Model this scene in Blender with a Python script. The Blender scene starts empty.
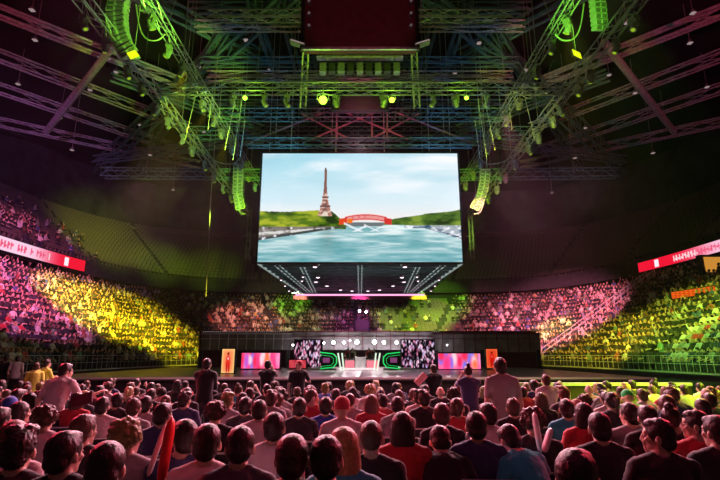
import bpy, math, random
import numpy as np
from mathutils import Vector, Matrix, Quaternion, Euler
random.seed(7); RNG = np.random.default_rng(7)
S = bpy.context.scene
C = S.collection
PI = math.pi
# ------------------------------------------------------------------ camera
CAMZ = 1.93
PITCH = math.radians(13.47)
FPX = 480.0
cd = bpy.data.cameras.new('camera'); cam = bpy.data.objects.new('camera', cd); C.objects.link(cam)
cam.location = (0, 0, CAMZ); cam.rotation_euler = (PI/2 + PITCH, 0, 0)
cd.sensor_width = 36; cd.lens = 24; cd.clip_start = 0.05; cd.clip_end = 400
S.camera = cam
S.view_settings.view_transform = 'Standard'; S.view_settings.look = 'None'
S.view_settings.gamma = 1; S.view_settings.use_curve_mapping = False
S.view_settings.exposure = 0.0
w = bpy.data.worlds.new('hall_ambient'); S.world = w; w.use_nodes = True
w.node_tree.nodes['Background'].inputs[0].default_value = (0.02, 0.014, 0.022, 1)
w.node_tree.nodes['Background'].inputs[1].default_value = 0.12
S.cycles.max_bounces = 4; S.cycles.diffuse_bounces = 2; S.cycles.glossy_bounces = 2
S.cycles.transparent_max_bounces = 6; S.cycles.volume_bounces = 0
S.cycles.use_denoising = True
S.cycles.sample_clamp_indirect = 4

def spot(loc, tgt, col, power, deg=30, blend=.5, size=.15, name='stage_or_fill_spot'):
    d = bpy.data.lights.new(name, 'SPOT'); d.energy = power; d.color = col
    d.spot_size = math.radians(deg); d.spot_blend = blend; d.shadow_soft_size = size
    o = bpy.data.objects.new(name, d); C.objects.link(o); o.location = loc
    o.rotation_euler = (Vector(tgt) - Vector(loc)).to_track_quat('-Z', 'Y').to_euler()
    return o
def area(loc, tgt, col, power, sx, sy, name='wash_or_fill_light'):
    d = bpy.data.lights.new(name, 'AREA'); d.energy = power; d.color = col
    d.shape = 'RECTANGLE'; d.size = sx; d.size_y = sy
    o = bpy.data.objects.new(name, d); C.objects.link(o); o.location = loc
    o.rotation_euler = (Vector(tgt) - Vector(loc)).to_track_quat('-Z', 'Y').to_euler()
    return o
PINK = (1, .12, .27); MAG = (.9, .18, .6); YEL = (.95, .85, .02); GRN = (.25, 1, .04); RED = (1, .05, .1)
# magenta wash battens on the rig over the front of the stage, thrown back on the floor audience
area((-6, 18.0, 8.0), (-3, 4, 1), (1, .38, .48), 3000, 6, .5)
area((6, 18.0, 8.0), (3, 4, 1), (1, .38, .48), 3000, 6, .5)
spot((-13.5, 14, 8), (-3, 4, 1), RED, 5600, 60)
spot((13.5, 14, 8), (3, 4, 1), RED, 5600, 60)
spot((0, 20, 11), (0, 7.5, 1), (1, .5, .6), 6500, 60)
area((0, 1, 15), (0, 5, 0), (1, .10, .25), 200, 9, 3)  # added overhead fill with no fixture, puts pink on the pale shirts
# audience washes, lower tier
spot((-9, 22, 16.2), (-23, 45, 5), YEL, 98000, 27, .5)
spot((-9, 30, 16.2), (-19, 47, 3), YEL, 47600, 28, .6)
spot((-4, 30, 15.5), (-16, 51, 3), (.7, .95, .05), 25200, 32, .6)
spot((-8, 15, 16.2), (-26, 34, 5), (.75, .16, .5), 42000, 32, .5)
spot((-9, 26, 16.2), (-24, 42, 7), (1, .8, .02), 58799, 24, .6)
spot((-8, 12, 16.2), (-29, 36, 9), (1, .15, .38), 44800, 34, .5)
spot((8.1, 24.6, 15.2), (21, 52, 6), (1, .25, .42), 112000, 30, .6)
spot((9, 30, 16.2), (14, 57, 6), (1, .25, .35), 30799, 32, .6)
spot((9, 18, 16.2), (18.5, 38, 2.5), (.95, .9, .05), 36400, 24, .6)
spot((9, 18, 16.2), (22, 33, 4), (.6, .95, .05), 28000, 28, .6)
spot((9, 15, 16.2), (21, 27, 3), (.3, .9, .08), 23800, 34, .6)
spot((14, 4, 10), (9.2, 11.2, 1), (.7, 1, .03), 33600, 30, .5)
spot((12.5, 14, 9), (8.4, 9.6, 1), (.5, 1, .04), 5600, 50, .7)
spot((9, 28, 15.8), (20.5, 51.5, 4), (.75, 1, .03), 58799, 12, .7)
spot((8, 12.2, 8), (7.5, 15, 1), (.55, 1, .04), 1500, 70, .7)
# back of the bowl
spot((-6, 46, 7.4), (-9, 66, 7), (.95, .8, .35), 5320, 45, .6)
spot((6, 46, 7.4), (7, 66, 6), (.5, 1, .02), 16800, 40, .6)
spot((0, 46, 7.4), (0, 62, 5), (.8, .15, .6), 5880, 45, .6)
spot((-9, 44, 15), (-14, 60, 6), (1, .3, .25), 19600, 30, .6)
spot((-7.5, 44, 12), (-9, 62, 9), (.3, 1, .02), 12600, 16, .6)
spot((8, 44, 12), (10.5, 62, 9), (.3, 1, .02), 19600, 24, .6)
# upper tier and roof
spot((-13.5, 36, 15), (-31, 58, 17), (.6, .75, .02), 42000, 26, 1)
spot((-13.5, 38, 15), (-27, 64, 14.5), (.45, .8, .03), 26000, 18, 1)
spot((-13.5, 34, 15), (-33, 60, 20), (.6, .7, .02), 20000, 16, 1)
spot((-13.5, 40, 15), (-22, 70, 14), (.45, .75, .03), 14000, 20, 1)
spot((-8, 40, 18), (-18, 74, 13), (.12, .5, .10), 2200, 40, .7)
spot((9, 34, 15), (30, 66, 17), (.8, .14, .16), 1800, 40, .7)
spot((10, 46, 17), (16, 72, 13), (.35, .7, .05), 1800, 34, .7)
spot((-15, 12, 15), (-37, 46, 16), (.6, .22, .75), 26000, 46, .6)
spot((-21, 10, 17), (-24, 34, 29), (1, .07, .22), 6000, 60, .6)
spot((21, 10, 17), (24, 34, 29), (1, .07, .22), 7500, 60, .6)
spot((-6, 19, 12), (-11.8, 22.2, 20), (.3, 1, .04), 11000, 30, .6)
spot((8, 18, 13), (12, 22, 21), (.25, 1, .05), 9000, 30, .6)
spot((-7, 24, 11), (-11.5, 31, 18.5), (.5, 1, .03), 11000, 38, .6)
spot((7, 24, 11), (11.5, 31, 18.5), (.7, .9, .05), 5200, 38, .6)
spot((-8.6, 34, 11), (-10.3, 40, 15.5), (.4, 1, .02), 7000, 30, .6)
spot((8.6, 34, 11), (10.3, 40, 15.5), (.5, 1, .02), 7000, 30, .6)
spot((-4, 24, 9), (-14, 40, 23), (.10, .35, .6), 3800, 60, .6)
spot((4, 24, 9), (14, 40, 23), (.12, .3, .65), 3800, 60, .6)
spot((0, 27, 16), (0, 33, 19), (1, .12, .3), 900, 80, .6)
spot((-3.2, 26, 18.3), (-5, 27.6, 26), (.4, 1, .02), 450, 50, .6)
spot((3.2, 26, 18.3), (4.2, 27.6, 26), (.3, .7, .02), 120, 50, .6)
# stage
for x in (-5, 0, 5):
    spot((x, 33.5, 7.6), (x*.6, 28.5, 1), (1, .7, .72), 520, 60, .5)
spot((0, 22, 13), (0, 28, 1), (1, .80, .84), 27000, 24, .6)
spot((0, 9, 15.5), (0, 24, 21.5), (1, .1, .25), 1300, 30, .6)  # added lamp with no fixture, reddens the dark hanging cube
area((0, 47, 7.2), (0, 40, 8), (1, .25, .6), 120, 12, .4)

# ------------------------------------------------------------------ pixel helpers (positions measured in the photo)
cp, sp = math.cos(PITCH), math.sin(PITCH)
def ray(px, py):
    u = (px-360)/FPX; v = (240-py)/FPX
    return Vector((u, cp - v*sp, sp + v*cp))
def U(px, py, Y):
    r = ray(px, py); t = Y/r.y
    return Vector((r.x*t, Y, CAMZ + r.z*t))
def UZ(px, py, Z):
    r = ray(px, py); t = (Z-CAMZ)/r.z
    return Vector((r.x*t, r.y*t, Z))
def proj(p):
    x, y, z = p[0], p[1], p[2]-CAMZ
    d = y*cp + z*sp
    return 360 + FPX*x/d, 240 - FPX*(z*cp - y*sp)/d, d

# ------------------------------------------------------------------ materials
def newmat(name):
    m = bpy.data.materials.new(name); m.use_nodes = True
    return m, m.node_tree, m.node_tree.nodes['Principled BSDF']
def mat(name, col, rough=.7, metal=0, noise=0, scale=20, spec=.5):
    m, t, b = newmat(name)
    b.inputs['Roughness'].default_value = rough; b.inputs['Metallic'].default_value = metal
    b.inputs['Specular IOR Level'].default_value = spec
    if noise:
        n = t.nodes.new('ShaderNodeTexNoise'); n.inputs['Scale'].default_value = scale
        r = t.nodes.new('ShaderNodeValToRGB')
        r.color_ramp.elements[0].position = .3; r.color_ramp.elements[1].position = .7
        r.color_ramp.elements[0].color = tuple(c*(1-noise) for c in col)+(1,)
        r.color_ramp.elements[1].color = tuple(min(1, c*(1+noise)) for c in col)+(1,)
        tc = t.nodes.new('ShaderNodeTexCoord')
        t.links.new(tc.outputs['Object'], n.inputs['Vector'])
        t.links.new(n.outputs['Fac'], r.inputs[0]); t.links.new(r.outputs[0], b.inputs['Base Color'])
    else:
        b.inputs['Base Color'].default_value = tuple(col)+(1,)
    return m
def emat(name, col, k):
    m, t, b = newmat(name)
    b.inputs['Base Color'].default_value = (0, 0, 0, 1)
    b.inputs['Specular IOR Level'].default_value = 0; b.inputs['Emission Color'].default_value = tuple(col)+(1,); b.inputs['Emission Strength'].default_value = k
    return m
def objcol(name, rough, noise=.25, scale=30, sheen=0):
    m, t, b = newmat(name)
    oi = t.nodes.new('ShaderNodeObjectInfo'); n = t.nodes.new('ShaderNodeTexNoise'); n.inputs['Scale'].default_value = scale
    tc = t.nodes.new('ShaderNodeTexCoord'); t.links.new(tc.outputs['Object'], n.inputs['Vector'])
    mr = t.nodes.new('ShaderNodeMapRange'); mr.inputs['To Min'].default_value = 1-noise; mr.inputs['To Max'].default_value = 1+noise
    t.links.new(n.outputs['Fac'], mr.inputs['Value'])
    vm = t.nodes.new('ShaderNodeVectorMath'); vm.operation = 'SCALE'
    t.links.new(oi.outputs['Color'], vm.inputs[0]); t.links.new(mr.outputs[0], vm.inputs['Scale'])
    t.links.new(vm.outputs[0], b.inputs['Base Color']); b.inputs['Roughness'].default_value = rough
    if sheen: b.inputs['Sheen Weight'].default_value = sheen
    if name == 'hair':
        mp = t.nodes.new('ShaderNodeMapping'); mp.inputs['Scale'].default_value = (1, 1, .18); t.links.new(tc.outputs['Object'], mp.inputs[0])
        n2 = t.nodes.new('ShaderNodeTexNoise'); n2.inputs['Scale'].default_value = 170; t.links.new(mp.outputs[0], n2.inputs['Vector'])
        bp = t.nodes.new('ShaderNodeBump'); bp.inputs['Strength'].default_value = .7; bp.inputs['Distance'].default_value = .006
        t.links.new(n2.outputs['Fac'], bp.inputs['Height']); t.links.new(bp.outputs[0], b.inputs['Normal'])
    return m
def attrmat(name, emit=0, rough=.8):
    m, t, b = newmat(name)
    a = t.nodes.new('ShaderNodeAttribute'); a.attribute_name = 'Col'
    if emit:
        b.inputs['Base Color'].default_value = (0, 0, 0, 1)
        b.inputs['Specular IOR Level'].default_value = 0; t.links.new(a.outputs['Color'], b.inputs['Emission Color']); b.inputs['Emission Strength'].default_value = emit
    else: t.links.new(a.outputs['Color'], b.inputs['Base Color'])
    b.inputs['Roughness'].default_value = rough
    return m
M = dict(
 floor=mat('dark_floor', (.03, .028, .03), .6, 0, .3, 3), concrete=mat('dark_concrete', (.045, .045, .05), .85, 0, .3, 2),
 black=mat('matt_black', (.012, .012, .014), .7, 0, .3, 8), wall=mat('dark_wall', (.03, .035, .035), .9, 0, .4, .6),
 roof=mat('roof_deck', (.01, .01, .012), .95, 0, .4, .5), steel=mat('roof_steel', (.5, .47, .5), .5, .3, .3, 4),
 alu=mat('aluminium_truss', (.34, .35, .36), .4, .5, .15, 20), chrome=mat('bright_metal', (.6, .6, .62), .3, .9, .1, 20),
 stage=mat('stage_deck', (.17, .145, .155), .3, 0, .15, 1.5), stagefront=mat('stage_skirt', (.02, .012, .014), .8, 0, .3, 3),
 spk=mat('speaker_cabinet', (.33, .34, .33), .5, 0, .2, 10), grille=mat('speaker_grille', (.08, .08, .08), .6, 0, .3, 60),
 fix=mat('fixture_body', (.22, .22, .22), .4, .2, .2, 15), seat=mat('red_seat_plastic', (.13, .11, .095), .6, 0, .2, 10),
 cable=mat('cable', (.35, .35, .33), .6, 0, .2, 10), maroon=mat('maroon_cloth', (.10, .018, .03), .9, 0, .2, 2),
 rail=mat('painted_rail', (.6, .6, .58), .45, .3, .15, 10), chairp=mat('chair_shell', (.02, .02, .022), .5, 0, .2, 10),
 gridroof=mat('stage_canopy', (.16, .30, .28), .7, 0, .3, 1), fascia=mat('grey_fascia', (.17, .15, .16), .7, 0, .35, 1.2),
 rubber=mat('stick_red', (.9, .03, .03), .3), stickw=mat('stick_white', (.85, .8, .82), .35), paper=mat('pink_card', (.9, .45, .5), .7, 0, .1, 10),
 skin=objcol('skin', .55, .12, 12), hair=objcol('hair', .42, .5, 60), cloth=objcol('cloth', .85, .2, 9, .3),
 eye=mat('eye', (.5, .45, .45), .2), crowd=attrmat('crowd_colours'), teal=mat('teal_steel', (.11, .22, .24), .5, .3, .2, 3),
 e_white=emat('white_lamp', (1, .92, .95), 14), e_dim=emat('dim_lamp', (1, .75, .75), .3), e_faint=emat('faint_lamp', (.9, .8, .8), .1), e_green=emat('green_lamp', (.35, 1, .02), 10),
 e_gframe=emat('green_neon', (.02, .8, .16), .9), e_yel=emat('yellow_blinder', (.75, .95, .01), 1.2), e_pinkline=emat('pink_lit_edge_glow', (1, .35, .6), 1.6),
 e_mover=emat('mover_lens', (.5, .85, .02), .55), e_orange=emat('orange_window', (1, .42, .06), .6), e_desk=emat('pink_desk_panel', (1, .25, .32), .95), e_wline=emat('white_bar', (.85, 1, .8), 1.0),
 e_sil=emat('silver_edge_glow', (.7, .85, .8), .35), e_blue=emat('blue_white_lamp', (.75, .85, 1), 22), e_spot=emat('small_roof_lamp', (1, .8, .95), 2.2),
)
# ------------------------------------------------------------------ mesh builder
class MB:
    def __init__(s): s.v = []; s.f = []; s.c = []
    def add(s, vs, fs, col=None):
        n = len(s.v); s.v.extend([tuple(p) for p in vs]); s.f.extend([tuple(i+n for i in f) for f in fs])
        s.c.extend([col or (1, 1, 1)]*len(vs)); return s
    def box(s, c, d, R=None, col=None):
        hx, hy, hz = d[0]/2, d[1]/2, d[2]/2; c = Vector(c); vs = []
        for x, y, z in ((-1,-1,-1),(1,-1,-1),(1,1,-1),(-1,1,-1),(-1,-1,1),(1,-1,1),(1,1,1),(-1,1,1)):
            p = Vector((x*hx, y*hy, z*hz)); vs.append(c + (R @ p if R else p))
        return s.add(vs, [(0,3,2,1),(4,5,6,7),(0,1,5,4),(1,2,6,5),(2,3,7,6),(3,0,4,7)], col)
    def tube(s, a, b, r, n=5, r2=None, col=None, cap=True):
        a = Vector(a); b = Vector(b); d = (b-a)
        if d.length < 1e-6: return s
        q = d.to_track_quat('Z', 'Y'); r2 = r if r2 is None else r2; vs = []
        for p, rr in ((a, r), (b, r2)):
            for k in range(n):
                t = 2*PI*(k+.5)/n; vs.append(p + q @ Vector((math.cos(t)*rr, math.sin(t)*rr, 0)))
        fs = [(k, (k+1) % n, n+(k+1) % n, n+k) for k in range(n)]
        if cap: fs += [tuple(range(n-1, -1, -1)), tuple(range(n, 2*n))]
        return s.add(vs, fs, col)
    def path(s, pts, r, n=5, col=None):
        for a, b in zip(pts[:-1], pts[1:]): s.tube(a, b, r, n, col=col)
        return s
    def ball(s, c, r, nu=10, nv=7, R=None, col=None):
        r = r if hasattr(r, '__len__') else (r, r, r); c = Vector(c); vs = [c + (R @ Vector((0, 0, r[2])) if R else Vector((0, 0, r[2])))]
        for j in range(1, nv):
            for k in range(nu):
                a = PI*j/nv; t = 2*PI*k/nu
                p = Vector((r[0]*math.sin(a)*math.cos(t), r[1]*math.sin(a)*math.sin(t), r[2]*math.cos(a)))
                vs.append(c + (R @ p if R else p))
        vs.append(c - (R @ Vector((0, 0, r[2])) if R else Vector((0, 0, r[2]))))
        fs = [(0, 1+k, 1+(k+1) % nu) for k in range(nu)]
        for j in range(nv-2):
            for k in range(nu):
                a = 1+j*nu; fs.append((a+k, a+nu+k, a+nu+(k+1) % nu, a+(k+1) % nu))
        a = 1+(nv-2)*nu; L = len(vs)-1
        fs += [(a+k, L, a+(k+1) % nu) for k in range(nu)]
        return s.add(vs, fs, col)
    def cap(s, a, b, r0, r1=None, n=10):          # tapered capsule
        a = Vector(a); b = Vector(b); r1 = r0 if r1 is None else r1; q = (b-a).to_track_quat('Z', 'Y')
        rings = [(a, r0, -t) for t in (75, 45, 15)] + [(b, r1, t) for t in (15, 45, 75)]; vs = [a - q @ Vector((0, 0, r0))]
        for c, r, t in rings:
            t = math.radians(t)
            for k in range(n):
                f = 2*PI*k/n; vs.append(c + q @ Vector((math.cos(f)*r*math.cos(t), math.sin(f)*r*math.cos(t), r*math.sin(t))))
        vs.append(b + q @ Vector((0, 0, r1))); L = len(vs)-1
        fs = [(0, 1+(k+1) % n, 1+k) for k in range(n)]
        for j in range(5):
            o = 1+j*n; fs += [(o+k, o+(k+1) % n, o+n+(k+1) % n, o+n+k) for k in range(n)]
        o = 1+5*n; fs += [(o+k, o+(k+1) % n, L) for k in range(n)]
        return s.add(vs, fs)
    def loft(s, rings, n=16, T=None):             # rings: (cx, cy, z, rx, ry)
        vs = []
        for cx, cy, z, rx, ry in rings:
            for k in range(n):
                t = 2*PI*k/n; p = Vector((cx+rx*math.cos(t), cy+ry*math.sin(t), z)); vs.append(T @ p if T else p)
        m = len(rings); fs = [tuple(range(n-1, -1, -1)), tuple(range((m-1)*n, m*n))]
        for j in range(m-1):
            fs += [(j*n+k, j*n+(k+1) % n, (j+1)*n+(k+1) % n, (j+1)*n+k) for k in range(n)]
        return s.add(vs, fs)
    def mesh(s, name, m=None, cols=False, smooth=False):
        me = bpy.data.meshes.new(name); me.from_pydata([tuple(p) for p in s.v], [], s.f)
        if m: me.materials.append(m)
        if cols:
            at = me.color_attributes.new('Col', 'FLOAT_COLOR', 'POINT')
            a = np.ones((len(s.v), 4), np.float32); a[:, :3] = np.array(s.c, np.float32); at.data.foreach_set('color', a.ravel())
        if smooth: me.polygons.foreach_set('use_smooth', [True]*len(me.polygons))
        me.update(); return me
    def build(s, name, m, parent=None, cols=False, smooth=False):
        return link(name, s.mesh(name, m, cols, smooth), parent)
def link(name, me, parent=None, loc=None, rot=None, col=None):
    o = bpy.data.objects.new(name, me); C.objects.link(o); o.parent = parent
    if loc is not None: o.location = loc
    if rot is not None: o.rotation_euler = rot
    if col is not None: o.color = tuple(col)+(1,)
    return o
def tag(o, label, cat, group=None, kind=None):
    o['label'] = label; o['category'] = cat
    if group: o['group'] = group
    if kind: o['kind'] = kind
    return o
def struct(o, label=None):
    o['kind'] = 'structure'
    if label: o['label'] = label; o['category'] = 'building'
    return o
def empty(name, loc=(0, 0, 0), rz=0):
    o = bpy.data.objects.new(name, None); C.objects.link(o); o.location = loc; o.rotation_euler = (0, 0, rz); o.empty_display_size = .1
    return o
def copy_tree(o, parent=None, loc=None, rz=None):
    c = o.copy(); C.objects.link(c); c.parent = parent
    for ch in o.children: copy_tree(ch, c)
    if loc is not None: c.location = loc
    if rz is not None: c.rotation_euler = (0, 0, rz)
    return c
ONES = 'zeroth first second third fourth fifth sixth seventh eighth ninth tenth eleventh twelfth thirteenth fourteenth fifteenth sixteenth seventeenth eighteenth nineteenth'.split()
TENS = {2: ('twentieth', 'twenty'), 3: ('thirtieth', 'thirty'), 4: ('fortieth', 'forty'), 5: ('fiftieth', 'fifty'), 6: ('sixtieth', 'sixty'), 7: ('seventieth', 'seventy'), 8: ('eightieth', 'eighty'), 9: ('ninetieth', 'ninety')}
def nth(n):
    if n < 20: return ONES[n]
    t, u = divmod(n, 10)
    if t > 9: return 'hundred and ' + nth(n-100) if n > 100 else 'hundredth'
    return TENS[t][0] if u == 0 else TENS[t][1] + '-' + ONES[u]
def painted(name, origin, ux, uy, nu, nv, fn, strength, parent=None, m=None):
    """a flat lit screen whose picture is a grid of coloured cells; fn(u,v) arrays -> rgb"""
    u, v = np.meshgrid(np.linspace(0, 1, nu), np.linspace(0, 1, nv))
    rgb = np.clip(fn(u, v), 0, 1)**2.2
    P = origin if ux is None else np.array(origin)[None, None] + u[..., None]*np.array(ux) + v[..., None]*np.array(uy)
    me = bpy.data.meshes.new(name); idx = np.arange(nu*nv).reshape(nv, nu)
    q = np.stack([idx[:-1, :-1], idx[:-1, 1:], idx[1:, 1:], idx[1:, :-1]], -1).reshape(-1, 4)
    me.from_pydata(P.reshape(-1, 3).tolist(), [], q.tolist())
    at = me.color_attributes.new('Col', 'FLOAT_COLOR', 'POINT'); a = np.ones((nu*nv, 4), np.float32); a[:, :3] = rgb.reshape(-1, 3)
    at.data.foreach_set('color', a.ravel()); me.materials.append(m or attrmat(name+'_light', strength)); me.update()
    return link(name, me, parent)

# ------------------------------------------------------------------ the bowl
def zfloor(y): return max(0.0, min(.25, .25-(y-2)*.031))
def bowl_curve(d):
    """inner edge of the stands offset outward by d, from the near right end round the back to the near left end"""
    a, b, cy, n = 17.0+d, 34.0+d, 20.0, 4.6; pts = []
    for y in np.arange(-8, 20, 1.0): pts.append(((a, y), (1, 0)))
    for t in np.linspace(0, PI/2, 120):
        c, s_ = max(math.cos(t), 1e-6), max(math.sin(t), 1e-6); x = a*c**(2/n); y = b*s_**(2/n)
        g = (x**(n-1)/a**n, y**(n-1)/b**n); L = math.hypot(*g); pts.append(((x, cy+y), (g[0]/L, g[1]/L)))
    P = np.array([p for p, _ in pts]); N = np.array([q for _, q in pts])
    Q = P
    return np.concatenate([Q, (Q*[-1, 1])[::-1]]), np.concatenate([N, (N*[-1, 1])[::-1]])
def resample(Q, N, step):
    L = np.concatenate([[0], np.cumsum(np.linalg.norm(np.diff(Q, axis=0), axis=1))]); s_ = np.arange(step/2, L[-1], step)
    return np.stack([np.interp(s_, L, Q[:, 0]), np.interp(s_, L, Q[:, 1])], 1), np.stack([np.interp(s_, L, N[:, 0]), np.interp(s_, L, N[:, 1])], 1), s_
def tiers(name, d0, h0, rows, dep, rise, m, front):
    mb = MB(); prof = [(d0, front), (d0, h0)]
    for i in range(rows): prof += [(d0+(i+1)*dep, h0+i*rise), (d0+(i+1)*dep, h0+(i+1)*rise)] if i < rows-1 else [(d0+(i+1)*dep, h0+i*rise)]
    cols = [bowl_curve(d)[0] for d, _ in prof]; n = len(cols[0]); vs = []
    for (d, h), q in zip(prof, cols): vs += [(x, y, h) for x, y in q]
    fs = []
    for j in range(len(prof)-1): fs += [(j*n+k, j*n+k+1, (j+1)*n+k+1, (j+1)*n+k) for k in range(n-1)]
    mb.add(vs, fs); return struct(mb.build(name, m))
LOW = dict(d0=.25, h0=1.0, rows=16, dep=.85, rise=.52); UP = dict(d0=14.6, h0=12.2, rows=18, dep=.85, rise=.6)
struct(MB().add([(-80, -9, 0), (80, -9, 0), (80, 95, 0), (-80, 95, 0)], [(0, 1, 2, 3)]).build('floor', M['floor']))
mb = MB(); vs = []
ys = [2-11, 2, 10.1, 10.1]; hs = [.25, .25, .0, .0]
mb.add([(x, y, h) for y, h in ((-8.5, .25), (2, .25), (10.06, .004)) for x in (-16.9, 16.9)], [(0, 1, 3, 2), (2, 3, 5, 4)])
mb.add([(-16.9, -8.5, 0), (16.9, -8.5, 0), (16.9, -8.5, .25), (-16.9, -8.5, .25)], [(0, 1, 2, 3)])
struct(mb.build('floor_audience_ramp', M['floor']))
tiers('floor_lower_tier', **LOW, m=M['concrete'], front=0)
tiers('floor_upper_tier', **UP, m=M['concrete'], front=10.6)
def band(name, d, h0, h1, m, d1=None):
    q = bowl_curve(d)[0]; q1 = bowl_curve(d if d1 is None else d1)[0]; n = len(q)
    return struct(MB().add([(x, y, h0) for x, y in q]+[(x, y, h1) for x, y in q1], [(k, k+1, n+k+1, n+k) for k in range(n-1)]).build(name, m))
band('wall_concourse', 16.5, 8.8, 12.2, M['wall']); band('floor_concourse', 13.85, 8.8, 8.8, M['concrete'], 16.5)
band('ceiling_concourse', 14.6, 10.6, 10.6, M['wall'], 16.5)
band('wall_upper', 29.9, 22.4, 31, M['wall']); band('trim_1', 29.8, 22.4, 22.75, M['steel'])
struct(MB().box((0, 40, 31.2), (170, 110, .3)).build('ceiling', M['roof']))
struct(MB().box((0, -9, 15.5), (130, .3, 31.4)).build('wall_back', M['wall']))
# parapet cap of the stands
q = bowl_curve(.12)[0]; n = len(q); mb = MB()
for k in range(n-1): mb.tube((q[k][0], q[k][1], 1.02), (q[k+1][0], q[k+1][1], 1.02), .06, 4, cap=False)
struct(mb.build('trim_2', M['rail']))

hz, ht, hb = newmat('haze'); ht.nodes.remove(hb); vs_ = ht.nodes.new('ShaderNodeVolumeScatter'); vs_.inputs['Density'].default_value = .00048; vs_.inputs['Anisotropy'].default_value = .25
ht.links.new(vs_.outputs[0], ht.nodes['Material Output'].inputs['Volume'])
haze = MB().box((0, 43, 14.5), (60, 56, 27.9)).build('haze', hz); tag(haze, 'thin theatrical haze hanging in the hall over the stage', 'haze', kind='stuff')
# crowd, seats
def inview(p, m=50):
    a, b, d = proj(p); return d > 1 and -m < a < 720+m and -m < b < 480+m
AIS = 7.4                     # stair aisles every so many metres along the inner edge
def rowspots(T, step, i, aisle=True, back=.42):
    d = T['d0']+(i+.5)*T['dep']; Q, N = bowl_curve(d); Q0, _ = bowl_curve(0)
    L = np.concatenate([[0], np.cumsum(np.linalg.norm(np.diff(Q, axis=0), axis=1))]); L0 = np.concatenate([[0], np.cumsum(np.linalg.norm(np.diff(Q0, axis=0), axis=1))])
    P, NN, s_ = resample(Q, N, step); s0 = np.interp(s_, L, L0); out = []
    for (x, y), (nx, ny), t in zip(P, NN, s0):
        if aisle and (t % AIS) < .75*(14/(14+d)): continue
        out.append((x, y, T['h0']+i*T['rise'], nx, ny, t))
    return out
low = [(i,)+r for i in range(16) for r in rowspots(LOW, .5, i) if inview((r[0], r[1], r[2]+.8)) and r[1] > 4]
upp = [(i,)+r for i in range(18) for r in rowspots(UP, .56, i) if inview((r[0], r[1], r[2]+.6)) and r[1] > 6]
def seat_template():
    t = MB(); t.box((0, .02, .42), (.46, .42, .05)); t.box((0, -.2, .66), (.46, .05, .44), Matrix.Rotation(.15, 3, 'X')); t.box((0, 0, .2), (.06, .3, .4))
    return np.array([tuple(p) for p in t.v]), t.f
def scatter(name, tmpl, spots, m, colfn=None):
    V = []; F = []; Cc = []; n = 0
    for s_ in spots:
        tv, tf, tc = tmpl(s_); x, y, z, nx, ny = s_[1:6]
        # local +Y looks inward (-n)
        fy = np.array([-nx, -ny, 0]); fx = np.array([-ny, nx, 0]); R = np.stack([fx, fy, [0, 0, 1]])
        V.append(tv @ R + [x, y, z]); F.extend([tuple(i+n for i in f) for f in tf]); n += len(tv)
        if tc is not None: Cc.append(tc)
    me = bpy.data.meshes.new(name); me.from_pydata(np.concatenate(V).tolist(), [], F); me.materials.append(m)
    if Cc:
        at = me.color_attributes.new('Col', 'FLOAT_COLOR', 'POINT'); c = np.concatenate(Cc); a = np.ones((len(c), 4), np.float32); a[:, :3] = c; at.data.foreach_set('color', a.ravel())
    me.update(); return link(name, me)
SV, SF = seat_template()
def spx(s_): return -1/proj(s_[1:4])[2]
def seat_obj(s_, name='arena_seat'):
    i, x, y, z, nx, ny, t = s_
    o = link(name, SEATME, None, (x, y, z), (0, 0, math.atan2(nx, -ny) if True else 0)); return o
SEATME = MB().add(SV, SF).mesh('arena_seat', M['seat'])
def face_rz(nx, ny): return math.atan2(nx, -ny)          # rotation that turns +Y towards the hall
def place_seats(spots):
    rows = {}
    for s_ in spots: rows.setdefault((s_[0], s_[1] > 0), []).append(s_)
    for (i, right), L in sorted(rows.items()):
        L.sort(key=lambda s: s[2])
        for k, s_ in enumerate(L):
            o = link('arena_seat', SEATME, None, s_[1:4], (0, 0, face_rz(s_[4], s_[5])))
            tag(o, f"empty folding seat in {nth(i+1)} row of {'right' if right else 'left'} upper tier, {nth(k+1)} from near end", 'seat', 'empty seats of the upper tier')
vis = [s_ for s_ in upp if 0 < proj(s_[1:4])[0] < 720 and proj((s_[1], s_[2], s_[3]+.8))[1] > 0]
vis.sort(key=lambda s_: proj(s_[1:4])[2])
# people sit sparsely in the near left block of the upper tier
def upper_person(s_): return s_[1] < 0 and s_[2] < 58 and s_[0] < 12 and RNG.random() < .45*min(1, (60-s_[2])/16)
uppeople = [s_ for s_ in upp if upper_person(s_)]; occ = set(s_[:4] for s_ in uppeople)
indiv = [s_ for s_ in vis if s_[:4] not in occ][:300]; iset = set(s_[:4] for s_ in indiv)
place_seats(indiv)
tag(scatter('arena_seats', lambda s_: (SV, SF, None), [s_ for s_ in upp if s_[:4] not in iset], M['seat']), 'rows of dark empty seats filling the far upper tier', 'seats', kind='stuff')
tag(scatter('lower_tier_seats', lambda s_: (SV, SF, None), low, M['seat']), 'dark seats under the crowd in the lower tier', 'seats', kind='stuff')

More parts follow.
